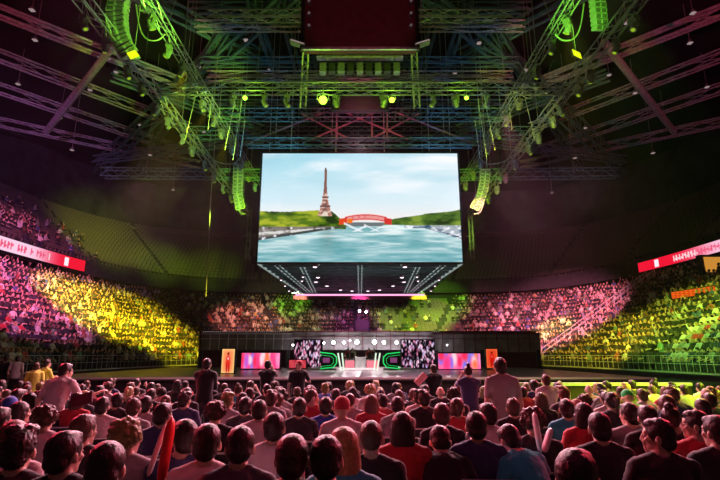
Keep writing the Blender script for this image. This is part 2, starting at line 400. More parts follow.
CLO = [(.02, .012, .012), (.025, .02, .03), (.012, .012, .015), (.05, .03, .03), (.02, .03, .05), (.03, .03, .03), (.015, .02, .015), (.07, .06, .07), (.02, .02, .02), (.03, .02, .02), (.02, .02, .025), (.03, .03, .04), (.06, .05, .05), (.015, .015, .015), (.04, .05, .08), (.02, .02, .02), (.1, .09, .1), (.55, .52, .5), (.7, .68, .66), (.05, .05, .06), (.08, .08, .1), (.3, .3, .33), (.4, .08, .07), (.08, .12, .3), (.75, .7, .6), (.02, .02, .02), (.2, .35, .25), (.6, .45, .2), (.8, .8, .8)]
HAIR = [(.03, .018, .012), (.05, .03, .02), (.1, .055, .03), (.02, .015, .015), (.3, .18, .08)]
SKIN = [(.62, .4, .3), (.55, .33, .24), (.45, .26, .17), (.25, .13, .08), (.66, .45, .35)]
def tiny_person(kind, cl, hr, sk):
    t = MB()
    t.box((0, .18, .48), (.34, .42, .14), col=(.03, .03, .05))
    t.box((0, .36, .24), (.32, .12, .46), col=(.03, .03, .05))
    vs = []; n = 6
    for z, rx, ry in ((.45, .17, .12), (.8, .19, .13), (1.02, .2, .11), (1.08, .09, .07)):
        for k in range(n): a = 2*PI*k/n; vs.append((rx*math.cos(a), ry*math.sin(a), z))
    fs = [(j*n+k, j*n+(k+1) % n, (j+1)*n+(k+1) % n, (j+1)*n+k) for j in range(3) for k in range(n)] + [tuple(range(3*n, 4*n))]
    t.add(vs, fs, cl); t.ball((0, .02, 1.2), (.085, .1, .125), 7, 5, col=sk); t.ball((0, -.02, 1.24), (.098, .105, .105), 7, 5, col=hr)
    for sx in (-1, 1):
        sh = (sx*.2, 0, 1.0)
        if kind == 1: t.tube(sh, (sx*.24, .2, 1.15), .045, 4, col=cl); t.tube((sx*.24, .2, 1.15), (sx*.1, .25, 1.4), .035, 4, col=sk)
        elif kind == 2 and sx > 0: t.tube(sh, (sx*.26, .1, 1.25), .045, 4, col=cl); t.tube((sx*.26, .1, 1.25), (sx*.24, .12, 1.55), .035, 4, col=sk)
        else: t.tube(sh, (sx*.25, .08, .75), .045, 4, col=cl); t.tube((sx*.25, .08, .75), (sx*.1, .3, .68), .035, 4, col=sk)
    return np.array([tuple(p) for p in t.v]), t.f, np.array(t.c)
TP = []
for k in range(140):
    TP.append(tiny_person(random.choice([0, 0, 0, 1, 2]), random.choice(CLO), random.choice(HAIR), random.choice(SKIN)))
def tmpl_person(s_):
    v, f, c = TP[int(RNG.integers(len(TP)))]; a = RNG.uniform(-.3, .3); k = RNG.uniform(.94, 1.07)
    R = np.array([[math.cos(a), math.sin(a), 0], [-math.sin(a), math.cos(a), 0], [0, 0, 1]]); return (v*k) @ R, f, c

# ------------------------------------------------------------------ people
def remesh(mb, voxel, smooth=3, disp=0, ns=.03):
    me = mb.mesh('tmp'); o = bpy.data.objects.new('tmp', me); C.objects.link(o)
    r = o.modifiers.new('r', 'REMESH'); r.mode = 'VOXEL'; r.voxel_size = voxel
    s_ = o.modifiers.new('s', 'SMOOTH'); s_.factor = .5; s_.iterations = smooth
    if disp:
        tx = bpy.data.textures.new('t', 'CLOUDS'); tx.noise_scale = ns
        dm = o.modifiers.new('d', 'DISPLACE'); dm.texture = tx; dm.strength = disp; dm.mid_level = .5
    dg = bpy.context.evaluated_depsgraph_get(); e = o.evaluated_get(dg); out = bpy.data.meshes.new_from_object(e)
    bpy.data.objects.remove(o); out.polygons.foreach_set('use_smooth', [True]*len(out.polygons)); out.materials.clear(); return out
def ik(a, b, l1, l2, hint):
    a, b, hint = Vector(a), Vector(b), Vector(hint); d = b-a; L = min(d.length, (l1+l2)*.995); dn = d.normalized(); b = a+dn*L
    x = (l1*l1-l2*l2+L*L)/(2*L); h = math.sqrt(max(0, l1*l1-x*x)); hp = hint-dn*hint.dot(dn); hp.normalize()
    return a+dn*x+hp*h, b
def hand(mb, wrist, dirv, side, curl=.5):
    d = Vector(dirv).normalized(); s_ = Vector((side, 0, 0)); s_ = (s_-d*s_.dot(d)).normalized() if abs(s_.dot(d)) < .95 else Vector((0, 1, 0)); n = d.cross(s_)*side
    if n.z > 0: n = -n
    R = Matrix((s_, d, n)).transposed(); pc = wrist+d*.05
    mb.ball(pc, (.042, .055, .018), 10, 6, R)
    for k, (off, L, r) in enumerate(((-.030, .068, .0085), (-.010, .076, .009), (.011, .070, .0088), (.031, .055, .0078))):
        p0 = wrist+d*.085+s_*off; p1 = p0+(d*math.cos(curl*.6)+n*math.sin(curl*.6))*L*.5; p2 = p1+(d*math.cos(curl*1.8)+n*math.sin(curl*1.8))*L*.5
        mb.cap(p0-d*.02, p1, r+.001, r, 6); mb.cap(p1, p2, r, r*.85, 6)
    t0 = wrist+d*.03-s_*.03; t1 = t0+(d*.6-s_*.75+n*.3).normalized()*.035; t2 = t1+(d*.9-s_*.3+n*.4).normalized()*.03
    mb.cap(t0, t1, .012, .010, 6); mb.cap(t1, t2, .010, .0085, 6)
HEADC = Vector((0, .032, .672))                       # head centre above the hips
class Fig: pass
def figure(seated=True, lean=0, yaw=0, nod=0, arms=('lap', 'lap'), voxel=.0095, legs=None, sleeve='short'):
    F = Fig(); H = .5 if seated else .93; O = Vector((0, 0, H)); RL = Matrix.Rotation(-lean, 4, 'X'); T = Matrix.Translation(O) @ RL
    b = MB(); c = MB(); t = MB()
    rings = [(0, 0, -.06, .12, .10), (0, 0, 0, .155, .12), (0, -.005, .08, .15, .112), (0, -.01, .18, .135, .10), (0, -.008, .30, .15, .108), (0, 0, .42, .165, .112), (0, 0, .50, .15, .095), (0, .0, .55, .085, .07)]
    b.loft(rings, 18, T); c.loft([(x, y, z, rx+.018, ry+.016) for x, y, z, rx, ry in rings[:-1]]+[(0, 0, .562, .082, .07)], 18, T)
    P = lambda *a: T @ Vector(a)
    b.cap(P(0, 0, .5), P(0, .022, .62), .058, .054, 12)
    for sx in (-1, 1): b.cap(P(sx*.02, -.005, .56), P(sx*.13, -.005, .505), .045, .045, 10); c.cap(P(sx*.055, -.006, .548), P(sx*.14, -.006, .505), .047, .055, 10)
    hc = P(*HEADC); hr = Matrix.Rotation(yaw, 3, 'Z') @ Matrix.Rotation(-nod-lean*.4, 3, 'X'); F.hc = hc; F.hr = hr
    hp = lambda x, y, z: hc + hr @ Vector((x, y, z))
    b.ball(hp(0, -.012, .02), (.074, .092, .098), 16, 12, hr); b.ball(hp(0, .018, -.045), (.056, .066, .068), 14, 9, hr)
    b.cap(hp(0, .075, -.075), hp(0, .068, -.09), .02, .02, 8)                    # chin
    b.cap(hp(0, .082, .026), hp(0, .099, -.016), .010, .014, 8); b.ball(hp(0, .085, -.03), (.03, .014, .03), 10, 7, hr)     # nose, upper lip mass
    b.ball(hp(0, .066, .035), (.052, .022, .022), 12, 7, hr)                      # brow
    b.ball(hp(0, .085, -.05), (.024, .012, .0075), 10, 5, hr); b.ball(hp(0, .083, -.062), (.02, .011, .0075), 10, 5, hr)   # lips
    for sx in (-1, 1):
        b.ball(hp(sx*.081, -.010, -.008), (.013, .021, .033), 8, 7, hr @ Matrix.Rotation(-sx*.3, 3, 'Z'))
        b.ball(hp(sx*.045, .058, -.012), (.02, .022, .02), 8, 6, hr)
        S0 = P(sx*.165, -.005, .485)
        a = arms[0] if sx < 0 else arms[1]
        tg, hint = {'lap': ((sx*.09, .34, .16), (sx, -.6, -.4)), 'side': ((sx*.22, .04, -.03), (sx*.5, -1, 0)), 'knee': ((sx*.12, .42, .06), (sx, -.4, -.2)),
                    'up': ((sx*.2, .22, .80), (sx, .2, -.5)), 'phone': ((sx*.06, .36, .60), (sx*.7, .2, -1)), 'high': ((sx*.27, .1, 1.0), (sx, 0, -.3)),
                    'cross': ((-sx*.07, .2, .3), (sx, -.2, -.4)), 'out': ((sx*.45, .30, .42), (sx*.2, 0, -1)), 'book': ((sx*.1, .38, .30), (sx, -.2, -.8))}[a]
        if a in ('lap', 'knee') and lean > .3: tg = (sx*.1, .30-lean*.1, .1+lean*.12)
        E, W = ik(S0, P(*tg), .29, .25, Vector(hint))
        b.cap(S0, E, .048, .038, 12); b.cap(E, W, .037, .026, 12)
        hd = (W-E).normalized()
        if a in ('lap', 'knee'): hd = (hd+Vector((0, .4, -.1))).normalized()
        hand(b, W, hd, sx, .9 if a in ('phone', 'book', 'side') else .5)
        if sx < 0: F.lw = W+hd*.09
        else: F.rw = W+hd*.09
        c.cap(P(sx*.1, 0, .5), S0, .066, .068, 12)
        if sleeve == 'short': c.cap(S0, S0.lerp(E, .62), .068, .056, 12)
        else: c.cap(S0, E, .066, .054, 12); c.cap(E, E.lerp(W, .93), .053, .042, 12)
        hip = O+Vector((sx*.09, 0, -.02))
        if seated:
            K = O+Vector((sx*.13, .44, .0)); A = O+Vector((sx*.14, .40, -.41)); 
        else:
            K = O+Vector((sx*.10, .03, -.44)); A = O+Vector((sx*.11, -.02, -.85))
        b.cap(hip, K, .082, .056, 12); b.cap(K, A, .053, .036, 12)
        ft = A+Vector((sx*.02, .15, -.045)); b.cap(A+Vector((0, -.03, -.04)), ft, .035, .028, 10)
        t.cap(hip, K, .098, .070, 12); t.cap(K, A.lerp(K, .06), .068, .052, 12)
        F.__dict__.setdefault('feet', []).append((A, ft))
    t.loft([(0, 0, H-.09, .13, .11), (0, 0, H, .168, .134), (0, -.005, H+.07, .165, .124)], 16)
    F.body = remesh(b, voxel, 2); F.shirt = remesh(c, .013, 3, .012); F.pants = remesh(t, .018, 3, .01)
    F.body.name = 'person'; F.body.materials.append(M['skin']); F.shirt.materials.append(M['cloth']); F.pants.materials.append(M['cloth'])
    F.shoes = []
    for A, ft in F.feet: m_ = remesh(MB().cap(A+Vector((0, -.04, -.05)), ft+Vector((0, .02, 0)), .045, .040, 10), .016, 2); m_.materials.append(M['cloth']); F.shoes.append(m_)
    e = MB()
    for sx in (-1, 1): e.ball(hp(sx*.031, .073, .012), (.013, .011, .009), 8, 6, hr)
    F.eyes = e.mesh('eye', M['eye'], smooth=True)
    return F
def hairmesh(kind):
    m = MB()
    if kind == 'short': m.ball((0, -.02, .036), (.087, .098, .096), 16, 12); m.ball((0, -.052, -.022), (.077, .060, .068), 14, 9); m.ball((0, .025, .088), (.064, .055, .036), 12, 8)
    elif kind == 'crop': m.ball((0, -.018, .032), (.080, .094, .091), 16, 12); m.ball((0, -.055, -.015), (.066, .053, .05), 14, 9)
    elif kind == 'tuft': m.ball((0, -.02, .038), (.088, .098, .097), 16, 12); m.ball((0, -.055, -.02), (.072, .06, .065), 14, 9); m.ball((.02, .03, .11), (.06, .065, .04), 12, 8); m.ball((-.03, -.01, .12), (.05, .06, .035), 12, 8)
    elif kind == 'curly':
        m.ball((0, -.03, .035), (.1, .105, .1), 14, 10)
        for k in range(46):
            a = random.uniform(0, 2*PI); e = random.uniform(-.5, 1.3); r = .095
            p = Vector((math.cos(a)*math.cos(e)*r, math.sin(a)*math.cos(e)*r-.03, math.sin(e)*r+.035))
            if p.y > .045 and p.z < .07: continue
            m.ball(p, .026, 7, 5)
    elif kind in ('long', 'longer'):
        m.ball((0, -.02, .038), (.09, .1, .098), 16, 12); L = -.22 if kind == 'long' else -.33
        m.loft([(0, -.045, L, .07, .035), (0, -.05, L+.06, .095, .05), (0, -.045, -.08, .1, .06), (0, -.04, .03, .09, .07)], 16)
        for sx in (-1, 1): m.cap((sx*.075, 0, .0), (sx*.085, -.01, L+.08), .028, .022, 8)
    elif kind == 'pony': m.ball((0, -.018, .034), (.084, .097, .094), 16, 12); m.ball((0, -.115, .04), .03, 10, 7); m.cap((0, -.125, .03), (0, -.14, -.14), .03, .014, 10); m.ball((0, -.055, -.01), (.07, .055, .055), 12, 8)
    elif kind == 'bun': m.ball((0, -.018, .034), (.084, .097, .094), 16, 12); m.ball((0, -.07, .125), .042, 12, 9); m.ball((0, -.055, -.01), (.07, .055, .055), 12, 8)
    elif kind == 'cap': m.ball((0, -.014, .05), (.088, .102, .088), 16, 12); m.loft([(0, .1, .045, .065, .06), (0, .1, .055, .06, .055)], 14)
    o = remesh(m, .0085, 2, .024 if kind in ('curly', 'tuft') else (.010 if kind != 'cap' else 0), .018); o.materials.append(M['hair'] if kind != 'cap' else M['cloth']); o.name = 'hair'; return o
HM = {k: hairmesh(k) for k in ('short', 'crop', 'tuft', 'curly', 'long', 'longer', 'pony', 'bun', 'cap')}
FG = dict(
 sit=figure(), sitL=figure(yaw=.55), sitR=figure(yaw=-.5), sitN=figure(lean=.12, nod=.18, arms=('lap', 'knee')), sitF=figure(lean=.55, nod=.35, arms=('knee', 'knee'), sleeve='long'),
 sitS=figure(lean=.05, sleeve='long', arms=('lap', 'lap')), prof=figure(yaw=1.15, arms=('lap', 'lap'), voxel=.006), profR=figure(yaw=-1.1), sitUp=figure(arms=('lap', 'phone'), sleeve='short'), clap=figure(arms=('book', 'book')),
 high=figure(arms=('lap', 'high')),
 st=figure(seated=False, arms=('side', 'side')), stX=figure(seated=False, arms=('cross', 'cross'), sleeve='long'), stP=figure(seated=False, arms=('phone', 'phone'), nod=.1), stL=figure(seated=False, arms=('side', 'cross'), yaw=.5, sleeve='long'),
 stO=figure(seated=False, lean=.3, yaw=-.7, arms=('side', 'out')), stF=figure(seated=False, yaw=2.6, arms=('side', 'book')))
NPEOPLE = 0
def person(fig, hair, loc, rz, sc, skin, haircol, shirt, pants=(.03, .03, .05), eyes=False):
    global NPEOPLE; NPEOPLE += 1
    F = FG[fig]; o = link('person', F.body, None, loc, (0, 0, rz), skin); o.scale = (sc, sc, sc)
    if hair != 'bald':
        h = link('cap' if hair == 'cap' else 'hair', HM[hair], o, F.hc, F.hr.to_euler(), haircol)
    link('shirt', F.shirt, o, col=shirt); link('trousers', F.pants, o, col=pants); [link('shoe', m_, o, col=(.02, .02, .02)) for m_ in F.shoes]
    if eyes: link('eyes', F.eyes, o)['kind'] = 'stuff'
    return o
# chair of the floor audience
def chair_proto():
    r = empty('stacking_chair')
    m = MB(); m.loft([(0, .03, .425, .21, .20), (0, .03, .45, .225, .215)], 20); m.build('seat', M['chairp'], r)
    m = MB()
    for k in range(8):
        x = -.21+.06*k; m.box((x, -.2-.02*math.cos(x*7), .70), (.062, .02, .26), Matrix.Rotation(.12, 3, 'X'))
    m.build('backrest', M['chairp'], r)
    for sx in (-1, 1):
        m = MB(); m.path([(sx*.23, -.25, 0), (sx*.22, -.19, .43), (sx*.22, -.235, .84)], .012, 6); m.build('leg', M['chrome'], r)
        m = MB(); m.path([(sx*.23, .24, 0), (sx*.21, .19, .43)], .012, 6); m.build('leg', M['chrome'], r)
    m = MB(); m.path([(-.22, -.235, .84), (.22, -.235, .84)], .012, 6); m.path([(-.22, -.19, .41), (.22, -.19, .41)], .01, 6); m.path([(-.21, -.19, .41), (-.21, .19, .41), (.21, .19, .41), (.21, -.19, .41)], .01, 6); m.build('frame', M['chrome'], r)
    return r
CH = chair_proto(); chused = [False]
W_ = (.62, .55, .56); K_ = (.012, .012, .014); N_ = (.03, .04, .13); G_ = (.3, .29, .3); R_ = (.5, .03, .04); B_ = (.02, .06, .45); T_ = (.02, .35, .45); D_ = (.05, .05, .06)
DK = (.018, .011, .009); BR = (.07, .035, .02); BL = (.42, .28, .13); RB = (.14, .05, .03); OL = (.2, .17, .05)
SK = (.6, .4, .31)
CN = {W_: 'pale', K_: 'black', N_: 'navy', G_: 'grey', R_: 'red', B_: 'bright blue', T_: 'teal', D_: 'dark grey'}
HN = {DK: 'dark', BR: 'brown', BL: 'blond', RB: 'auburn', OL: 'sandy'}
HK = {'short': 'short {} hair', 'crop': 'cropped {} hair', 'tuft': 'tousled {} hair', 'curly': 'curly {} hair', 'long': 'long {} hair', 'longer': 'very long {} hair', 'pony': '{} ponytail', 'bun': '{} top bun', 'cap': '{} cap', 'bald': 'bald head'}
# (px, py of the top of the head, figure, hair, hair colour, shirt colour)
EXP = [
 (24,427,'sit','tuft',DK,K_),(70,429,'sitR','short',DK,K_),(113,440,'sitN','short',DK,K_),(209,422,'sit','short',DK,W_),(293,432,'sit','short',BR,K_),(327,434,'sitN','short',DK,K_),
 (371,418,'sit','crop',BR,K_),(402,411,'sit','longer',DK,R_),(275,411,'sit','short',DK,W_),(344,426,'sitS','long',BL,T_),(475,410,'sit','short',DK,N_),(597,411,'sit','short',DK,K_),
 (654,417,'prof','short',DK,K_),(627,402,'sitL','short',DK,G_),(712,414,'sitL','short',DK,K_),(441,402,'sit','short',BR,K_),
 (260,399,'sit','short',DK,W_),(300,397,'sit','short',DK,K_),(326,396,'sit','short',DK,B_),(397,396,'sitN','short',DK,G_),(418,390,'sit','tuft',DK,W_),(48,405,'sit','curly',BR,W_),(87,413,'sitR','short',BR,K_),
 (20,420,'sitN','long',RB,W_),(3,406,'sitR','short',DK,W_),(78,392,'sitL','long',BR,R_),(165,402,'sitR','short',DK,N_),(131,418,'sitR','curly',OL,G_),(136,398,'sitN','short',BR,G_),
 (217,401,'sit','curly',BR,K_),(246,396,'sit','short',DK,D_),(228,388,'sit','short',DK,K_),(350,392,'sit','crop',BR,G_),(372,394,'sitR','long',RB,R_),(336,388,'sitUp','short',DK,K_),
 (486,402,'sitL','short',DK,W_),(530,408,'sitN','curly',BR,K_),(512,397,'sit','short',BR,K_),(565,398,'sit','short',DK,T_),(582,402,'sit','long',DK,R_),(605,391,'sit','short',DK,W_),
 (645,404,'sit','short',DK,K_),(669,405,'sitR','bun',DK,K_),(692,409,'prof','short',DK,R_),(574,446,'sitR','short',DK,R_),(455,389,'sit','crop',DK,G_),(457,397,'sitR','short',BR,R_),
 (425,384,'sit','short',DK,K_),(440,386,'bald','bald',DK,K_),(186,392,'sitR','tuft',DK,N_),(104,396,'sit','short',DK,W_),(118,392,'sitL','short',DK,K_),(12,396,'sit','cap',(.02,.1,.5),N_),(32,392,'sitR','long',DK,W_),
 (147,395,'sit','short',DK,G_),(556,382,'sit','short',DK,K_),(523,386,'sitR','short',DK,R_),(588,384,'sit','bald',DK,W_),(540,392,'sit','long',BR,K_),(497,390,'sit','bald',DK,R_),(575,397,'sitL','bald',DK,G_),
 (683,384,'sitUp','short',DK,G_),(708,392,'sit','short',DK,(.05,.3,.06)),(620,386,'sitR','short',BR,(.6,.6,.05)),(664,386,'clap','long',RB,R_),(699,398,'sitN','short',DK,D_),
(186,418,'sitL','short',DK,N_),(152,388,'sit','short',DK,K_),(243,425,'sitN','short',DK,D_),(437,425,'sitF','short',DK,K_),
]
CN.update({(.05,.3,.06): 'dark green', (.6,.6,.05): 'yellow', (.02,.75,.12): 'bright green', (.02,.42,.52): 'teal'}); HN.update({(.02,.1,.5): 'blue', (.02,.55,.12): 'bright green'})
floor_people = []; placed = []; random.seed(21)
for px, py, fg, hr, hc, sh in EXP:
    if fg == 'bald': fg = 'sit'
    F = FG[fg]; top = F.hc.z+.135; r = ray(px, py); t = -r.z/r.y
    y = (CAMZ-.25-.062-top)/(t-.031)
    if y > 10.0: y = (CAMZ-top)/t
    if y < 2: y = (CAMZ-.25-top)/t
    y = max(1.55, min(13.5, y)); x = r.x/r.y*y
    sx, sy = x-F.hc.x, y-F.hc.y
    sc = 1.0
    zf = zfloor(sy); want = CAMZ - t*y; sc = max(.93, min(1.07, (want-zf)/top))
    floor_people.append([sx, sy, fg, hr, hc, sh, sc, True])
def near(x, y, d=.62):
    return any(((x-p[0])/1.0)**2+((y-p[1])/1.25)**2 < d*d for p in floor_people)
STAND = [  # px, head top px, Y, figure, hair, hair colour, shirt, rz
 (500,357,7.0,'st','short',DK,G_,0),(207,358,10.5,'stX','short',DK,K_,0),(268,360,12.9,'stP','short',DK,K_,0),(299,360,12.6,'stF','cap',(.5,.04,.06),K_,0),
 (433,364,12.4,'stL','short',DK,K_,0),(468,365,9.6,'stP','bun',DK,N_,0),(58,363,7.6,'stO','short',DK,W_,0),(533,371,10.5,'sit','short',DK,N_,0),(37,362,14.2,'st','short',BR,(.7,.75,.1),.5),(47,359,14.5,'stX','short',DK,(.7,.75,.1),-.4),
 (20,345,20.5,'st','short',DK,W_,.4),(8,347,20.5,'stX','tuft',DK,K_,.2),(546,376,8.9,'stX','short',BR,W_,0),(632,386,7.9,'sitF','cap',(.02,.55,.12),(.02,.75,.12),-.3),(543,430,3.9,'sitF','short',DK,(.02,.42,.52),.45)]
HN[(.5,.04,.06)] = 'red'; CN[(.7,.75,.1)] = 'lime'
stand_pos = []
for px, py, Y, fg, hr, hc, sh, rz in STAND:
    r = ray(px, py); x = r.x/r.y*Y; want = CAMZ+r.z/r.y*Y; top = FG[fg].hc.z+.135; zf = zfloor(Y); sc = max(.9, min(1.1, (want-zf)/top)); stand_pos.append((x, Y, fg, hr, hc, sh, rz, zf, sc))
def near2(x, y): return any(abs(x-p[0]) < .55 and abs(y-p[1]) < .65 for p in stand_pos)
row = 0; y = 2.1
while y < 13.2:
    half = .80*y+.9; half = min(half, 14.5); x = -half + random.uniform(0, .5)
    while x < half:
        if not near(x, y, .50 if y > 6 else .62) and not near2(x, y) and random.random() < .93 and not (y < 3.4):
            fg = random.choices(['sit', 'sitL', 'sitR', 'sitN', 'sitS', 'profR', 'sitUp', 'clap', 'high'], [9, 3, 3, 4, 4, .7, .7, .6, .15])[0]
            hr = random.choices(['short', 'crop', 'tuft', 'curly', 'long', 'pony', 'bun', 'cap', 'bald'], [9, 3, 3, 2, 3, 1.5, .7, .7, .5])[0]
            hc = random.choices([DK, BR, BL, RB, OL], [8, 5, 1, 1.2, .7])[0]
            if hr == 'cap': hc = (.02, .1, .5) if random.random() < .5 else (.5, .04, .06)
            sh = random.choices([W_, K_, N_, G_, R_, B_, T_, D_], [3, 9, 2.5, 3, .7, .35, .3, 3])[0]
            floor_people.append([x, y+random.uniform(-.12, .12), fg, hr, hc, sh, random.uniform(.95, 1.05), False])
        x += random.uniform(.53, .64)
    y += .87; row += 1
rows = {}
for p in floor_people: rows.setdefault(int((p[1]-1.665)/.87), []).append(p)
nr = sorted(rows); 
for ri, r_ in enumerate(reversed(nr)):
    L = sorted(rows[r_], key=lambda p: p[0])
    for k, (x, y, fg, hr, hc, sh, sc, ex) in enumerate(L):
        zf = zfloor(y); rz = random.uniform(-.12, .12) if not ex else -math.atan2(x, y)*.35
        j = random.uniform(.8, 1.15); o = person(fg, hr, (x, y, zf), rz, sc, tuple(c*j for c in SK), hc, sh, eyes=fg in ('prof', 'profR', 'sitL', 'sitR'))
        where = f"{nth(k+1)} from left in {nth(ri+1)} floor row from stage"
        tag(o, f"{HK[hr].format(HN[hc])}, {CN[sh]} top, {where}", 'person', 'seated floor audience')
        if not chused[0]: c = CH; c.location = (x, y-.03, zf); c.rotation_euler = (0, 0, rz); chused[0] = True
        else: c = copy_tree(CH, None, (x, y-.03, zf), rz)
        tag(c, f"black metal-framed chair, {where}", 'chair', 'chairs of the floor audience')
SLAB = ['large person standing with back turned in grey top above seated crowd', 'standing person with folded arms in black beside lit poster', 'standing person in black filming the stage with both hands', 'standing person in red cap and black jacket facing the audience',
 'slim standing person in black by the stage edge near the pink screen', 'person with top bun standing with raised hands in navy', 'leaning person in pale tee reaching out one arm above the left crowd', 'seated person in navy next to the green-lit floor block',
 'person in lime shirt standing by the left stand wall', 'person in lime shirt with folded arms by the left stand wall', 'person in white top standing at foot of left stand', 'person in black with folded arms at foot of left stand', 'person in pale top with folded arms near the stair rail', 'person bent forward in bright green top and cap, right side', 'person bent forward in teal jacket in front of the pale sticks']
for (x, y, fg, hr, hc, sh, rz, zf, sc), lb in zip(stand_pos, SLAB):
    o = person(fg, hr, (x, y, zf), rz, sc, SK, hc, sh, eyes=True); tag(o, lb, 'person', 'people standing round the floor')
    if fg.startswith('sit'):
        c = copy_tree(CH, None, (x, y-.03, zf), rz); tag(c, 'black metal-framed chair under the ' + lb.replace('seated person', 'person').split(',')[0].replace(' next to the green-lit floor block', ' by the green block').replace(' in front of the pale sticks', ''), 'chair', 'chairs of the floor audience')
# the stands: the nearest people are figures of their own, the rest one crowd
lowp = [s_ for s_ in low if RNG.random() < (.22 if 2.5 < s_[1] < 12.5 and s_[2] > 50 else .93)]
lowp.sort(key=lambda s_: proj(s_[1:4])[2] + (0 if -5 < proj(s_[1:4])[0] < 725 else 1000))
ni = max(0, 300-NPEOPLE-4); print('people so far', NPEOPLE); near_b, rest = lowp[:ni], lowp[ni:]
rows = {}
for s_ in near_b: rows.setdefault((s_[0], s_[1] > 0), []).append(s_)
for (i, right), L in sorted(rows.items()):
    L.sort(key=lambda s: s[2])
    for k, s_ in enumerate(L):
        fg = random.choice(['sit', 'sitL', 'sitR', 'clap', 'sitS']); hr = random.choice(['short', 'crop', 'tuft', 'long']); hc = random.choice([DK, BR, BL]); sh = random.choice([W_, K_, N_, G_, R_, D_, W_])
        o = person(fg, hr, (s_[1]-s_[4]*.0, s_[2], s_[3]), face_rz(s_[4], s_[5])+0*PI, 1.0, SK, hc, sh)
        tag(o, f"{HK[hr].format(HN[hc])}, {CN[sh]} top, {nth(k+1)} from near end, {nth(i+1)} row of {'right' if right else 'left'} stand", 'person', 'audience in the near lower stands')
tag(scatter('crowd', tmpl_person, rest+uppeople, M['crowd']), 'dense seated crowd filling the lower tier round the hall', 'crowd', kind='stuff')
#PART2
# ------------------------------------------------------------------ sticks, card and other held things
def stick(p0, p1, m, label, w_=.055):
    p0 = Vector(p0); p1 = Vector(p1); d = p1-p0; b = MB()
    pts = [(0, .3), (.06, .9), (.2, 1), (.75, 1), (.93, .75), (1, .12)]
    q = d.to_track_quat('Z', 'Y'); n = 12; vs = []
    for t, k in pts:
        for j in range(n): a = 2*PI*j/n; vs.append(p0+d*t+q @ Vector((math.cos(a)*w_*k, math.sin(a)*w_*.5*k, 0)))
    fs = [(i*n+j, i*n+(j+1) % n, (i+1)*n+(j+1) % n, (i+1)*n+j) for i in range(len(pts)-1) for j in range(n)]+[tuple(range(n-1, -1, -1)), tuple(range((len(pts)-1)*n, len(pts)*n))]
    b.add(vs, fs); return tag(b.build('inflatable_stick', m, smooth=True), label, 'inflatable stick', 'inflatable cheering sticks')
stick(U(161, 482, 2.95), U(172, 417, 2.95), M['rubber'], 'red inflatable cheering stick held up in the left crowd', .05)
stick(U(148, 476, 3.05), U(166, 424, 3.05), M['stickw'], 'white inflatable cheering stick leaning beside the red one', .028)
stick(U(541, 452, 4.2), U(534, 412, 4.2), M['stickw'], 'taller pale inflatable stick behind the teal jacket', .045)
stick(U(544, 452, 4.0), U(551, 428, 4.0), M['stickw'], 'shorter pale inflatable stick behind the teal jacket', .045)
b = MB(); c0 = U(421, 379, 8.8); b.box(c0, (.24, .02, .12), Euler((.3, -.75, 0)).to_matrix()); tag(b.build('card_sign', M['paper']), 'small pink card held up tilted in front of the stage', 'sign')
b = MB(); b.box(U(82, 400, 5.3), (.2, .02, .13), Euler((-.6, -.3, .2)).to_matrix()); tag(b.build('card_sign', M['maroon']), 'dark red folded card held low in the left crowd', 'sign')

# ------------------------------------------------------------------ stage
HS = 1.05
b = MB(); b.box((-.9, 28, HS-.06), (25.5, 16, .12))
st = tag(b.build('stage', M['stage']), 'wide low performance stage with reflective deck and dark skirt', 'stage')
b = MB(); b.box((-.9, 20.06, .5), (25.4, .1, .97)); 
for sx in (-13.6, 11.8): b.box((sx, 28, .5), (.1, 15.8, .97))
b.build('skirt', M['stagefront'], st)
b = MB(); b.box((-.9, 19.98, HS-.03), (25.5, .05, .07)); b.build('edge_strip', mat('edge_paint', (.75, .7, .68), .5), st)
b = MB(); b.box((-.9, 20.0, .32), (20, .06, .05)); b.build('lower_trim', M['rail'], st)
# player platform
b = MB(); b.box((0, 31.9, HS+.055), (6.4, 3.6, .10)); tag(b.build('stage_riser', mat('riser_white', (.6, .55, .56), .3)), 'pale raised platform in the centre of the stage', 'platform')
# centre desks
def desk(px0, px1, py0, py1, Y, m, label, mon=True):
    a = U(px0, py1, Y); c = U(px1, py0, Y); z0 = HS+.105; h = c.z-z0
    r = empty('caster_desk', ((a.x+c.x)/2, Y, z0)); W = c.x-a.x
    MB().box((0, 0, h/2), (W, .12, h)).build('front_panel', m, r); MB().box((0, .35, h), (W+.08, .85, .05)).build('desktop', M['rail'], r)
    b = MB()
    for sx in (-1, 1): b.box((sx*(W/2-.04), .38, h/2), (.06, .7, h))
    b.build('side_panel', M['black'], r)
    if mon:
        for k in (-1, 1):
            s_ = MB().box((k*W*.24, .35, h+.28), (W*.36, .04, .32)); s_.box((k*W*.24, .37, h+.1), (.06, .04, .2)); s_.build('monitor', M['black'], r)
    return tag(r, label, 'desk', 'desks on the stage riser')
desk(345, 354.5, 360, 368, 31, M['e_desk'], 'long pink lit desk beside the grey centre podium on its left')
desk(366.5, 379, 360, 368, 31, M['e_desk'], 'long pink lit desk beside the grey centre podium on its right')
desk(355, 365.5, 357.5, 369, 30.5, M['spk'], 'grey centre podium between two pink lit desks', False)
# people seated behind the desks
for k, (px, sh) in enumerate(((348, R_), (352.5, W_), (369, R_), (374, K_))):
    p = U(px, 360, 32.6); o = person('sit', 'short', (p.x, 32.6, HS+.105), PI, .95, SK, DK, sh); pos = ['outer left', 'inner left', 'inner right', 'outer right'][k]
    tag(o, f"{CN[sh]}-topped person seated behind the stage desks, {pos}", 'person', 'people behind the stage desks')
    c = copy_tree(CH, None, (p.x, 32.63, HS+.105), PI); tag(c, f"black chair behind the stage desks, {pos}", 'chair', 'chairs behind the stage desks')
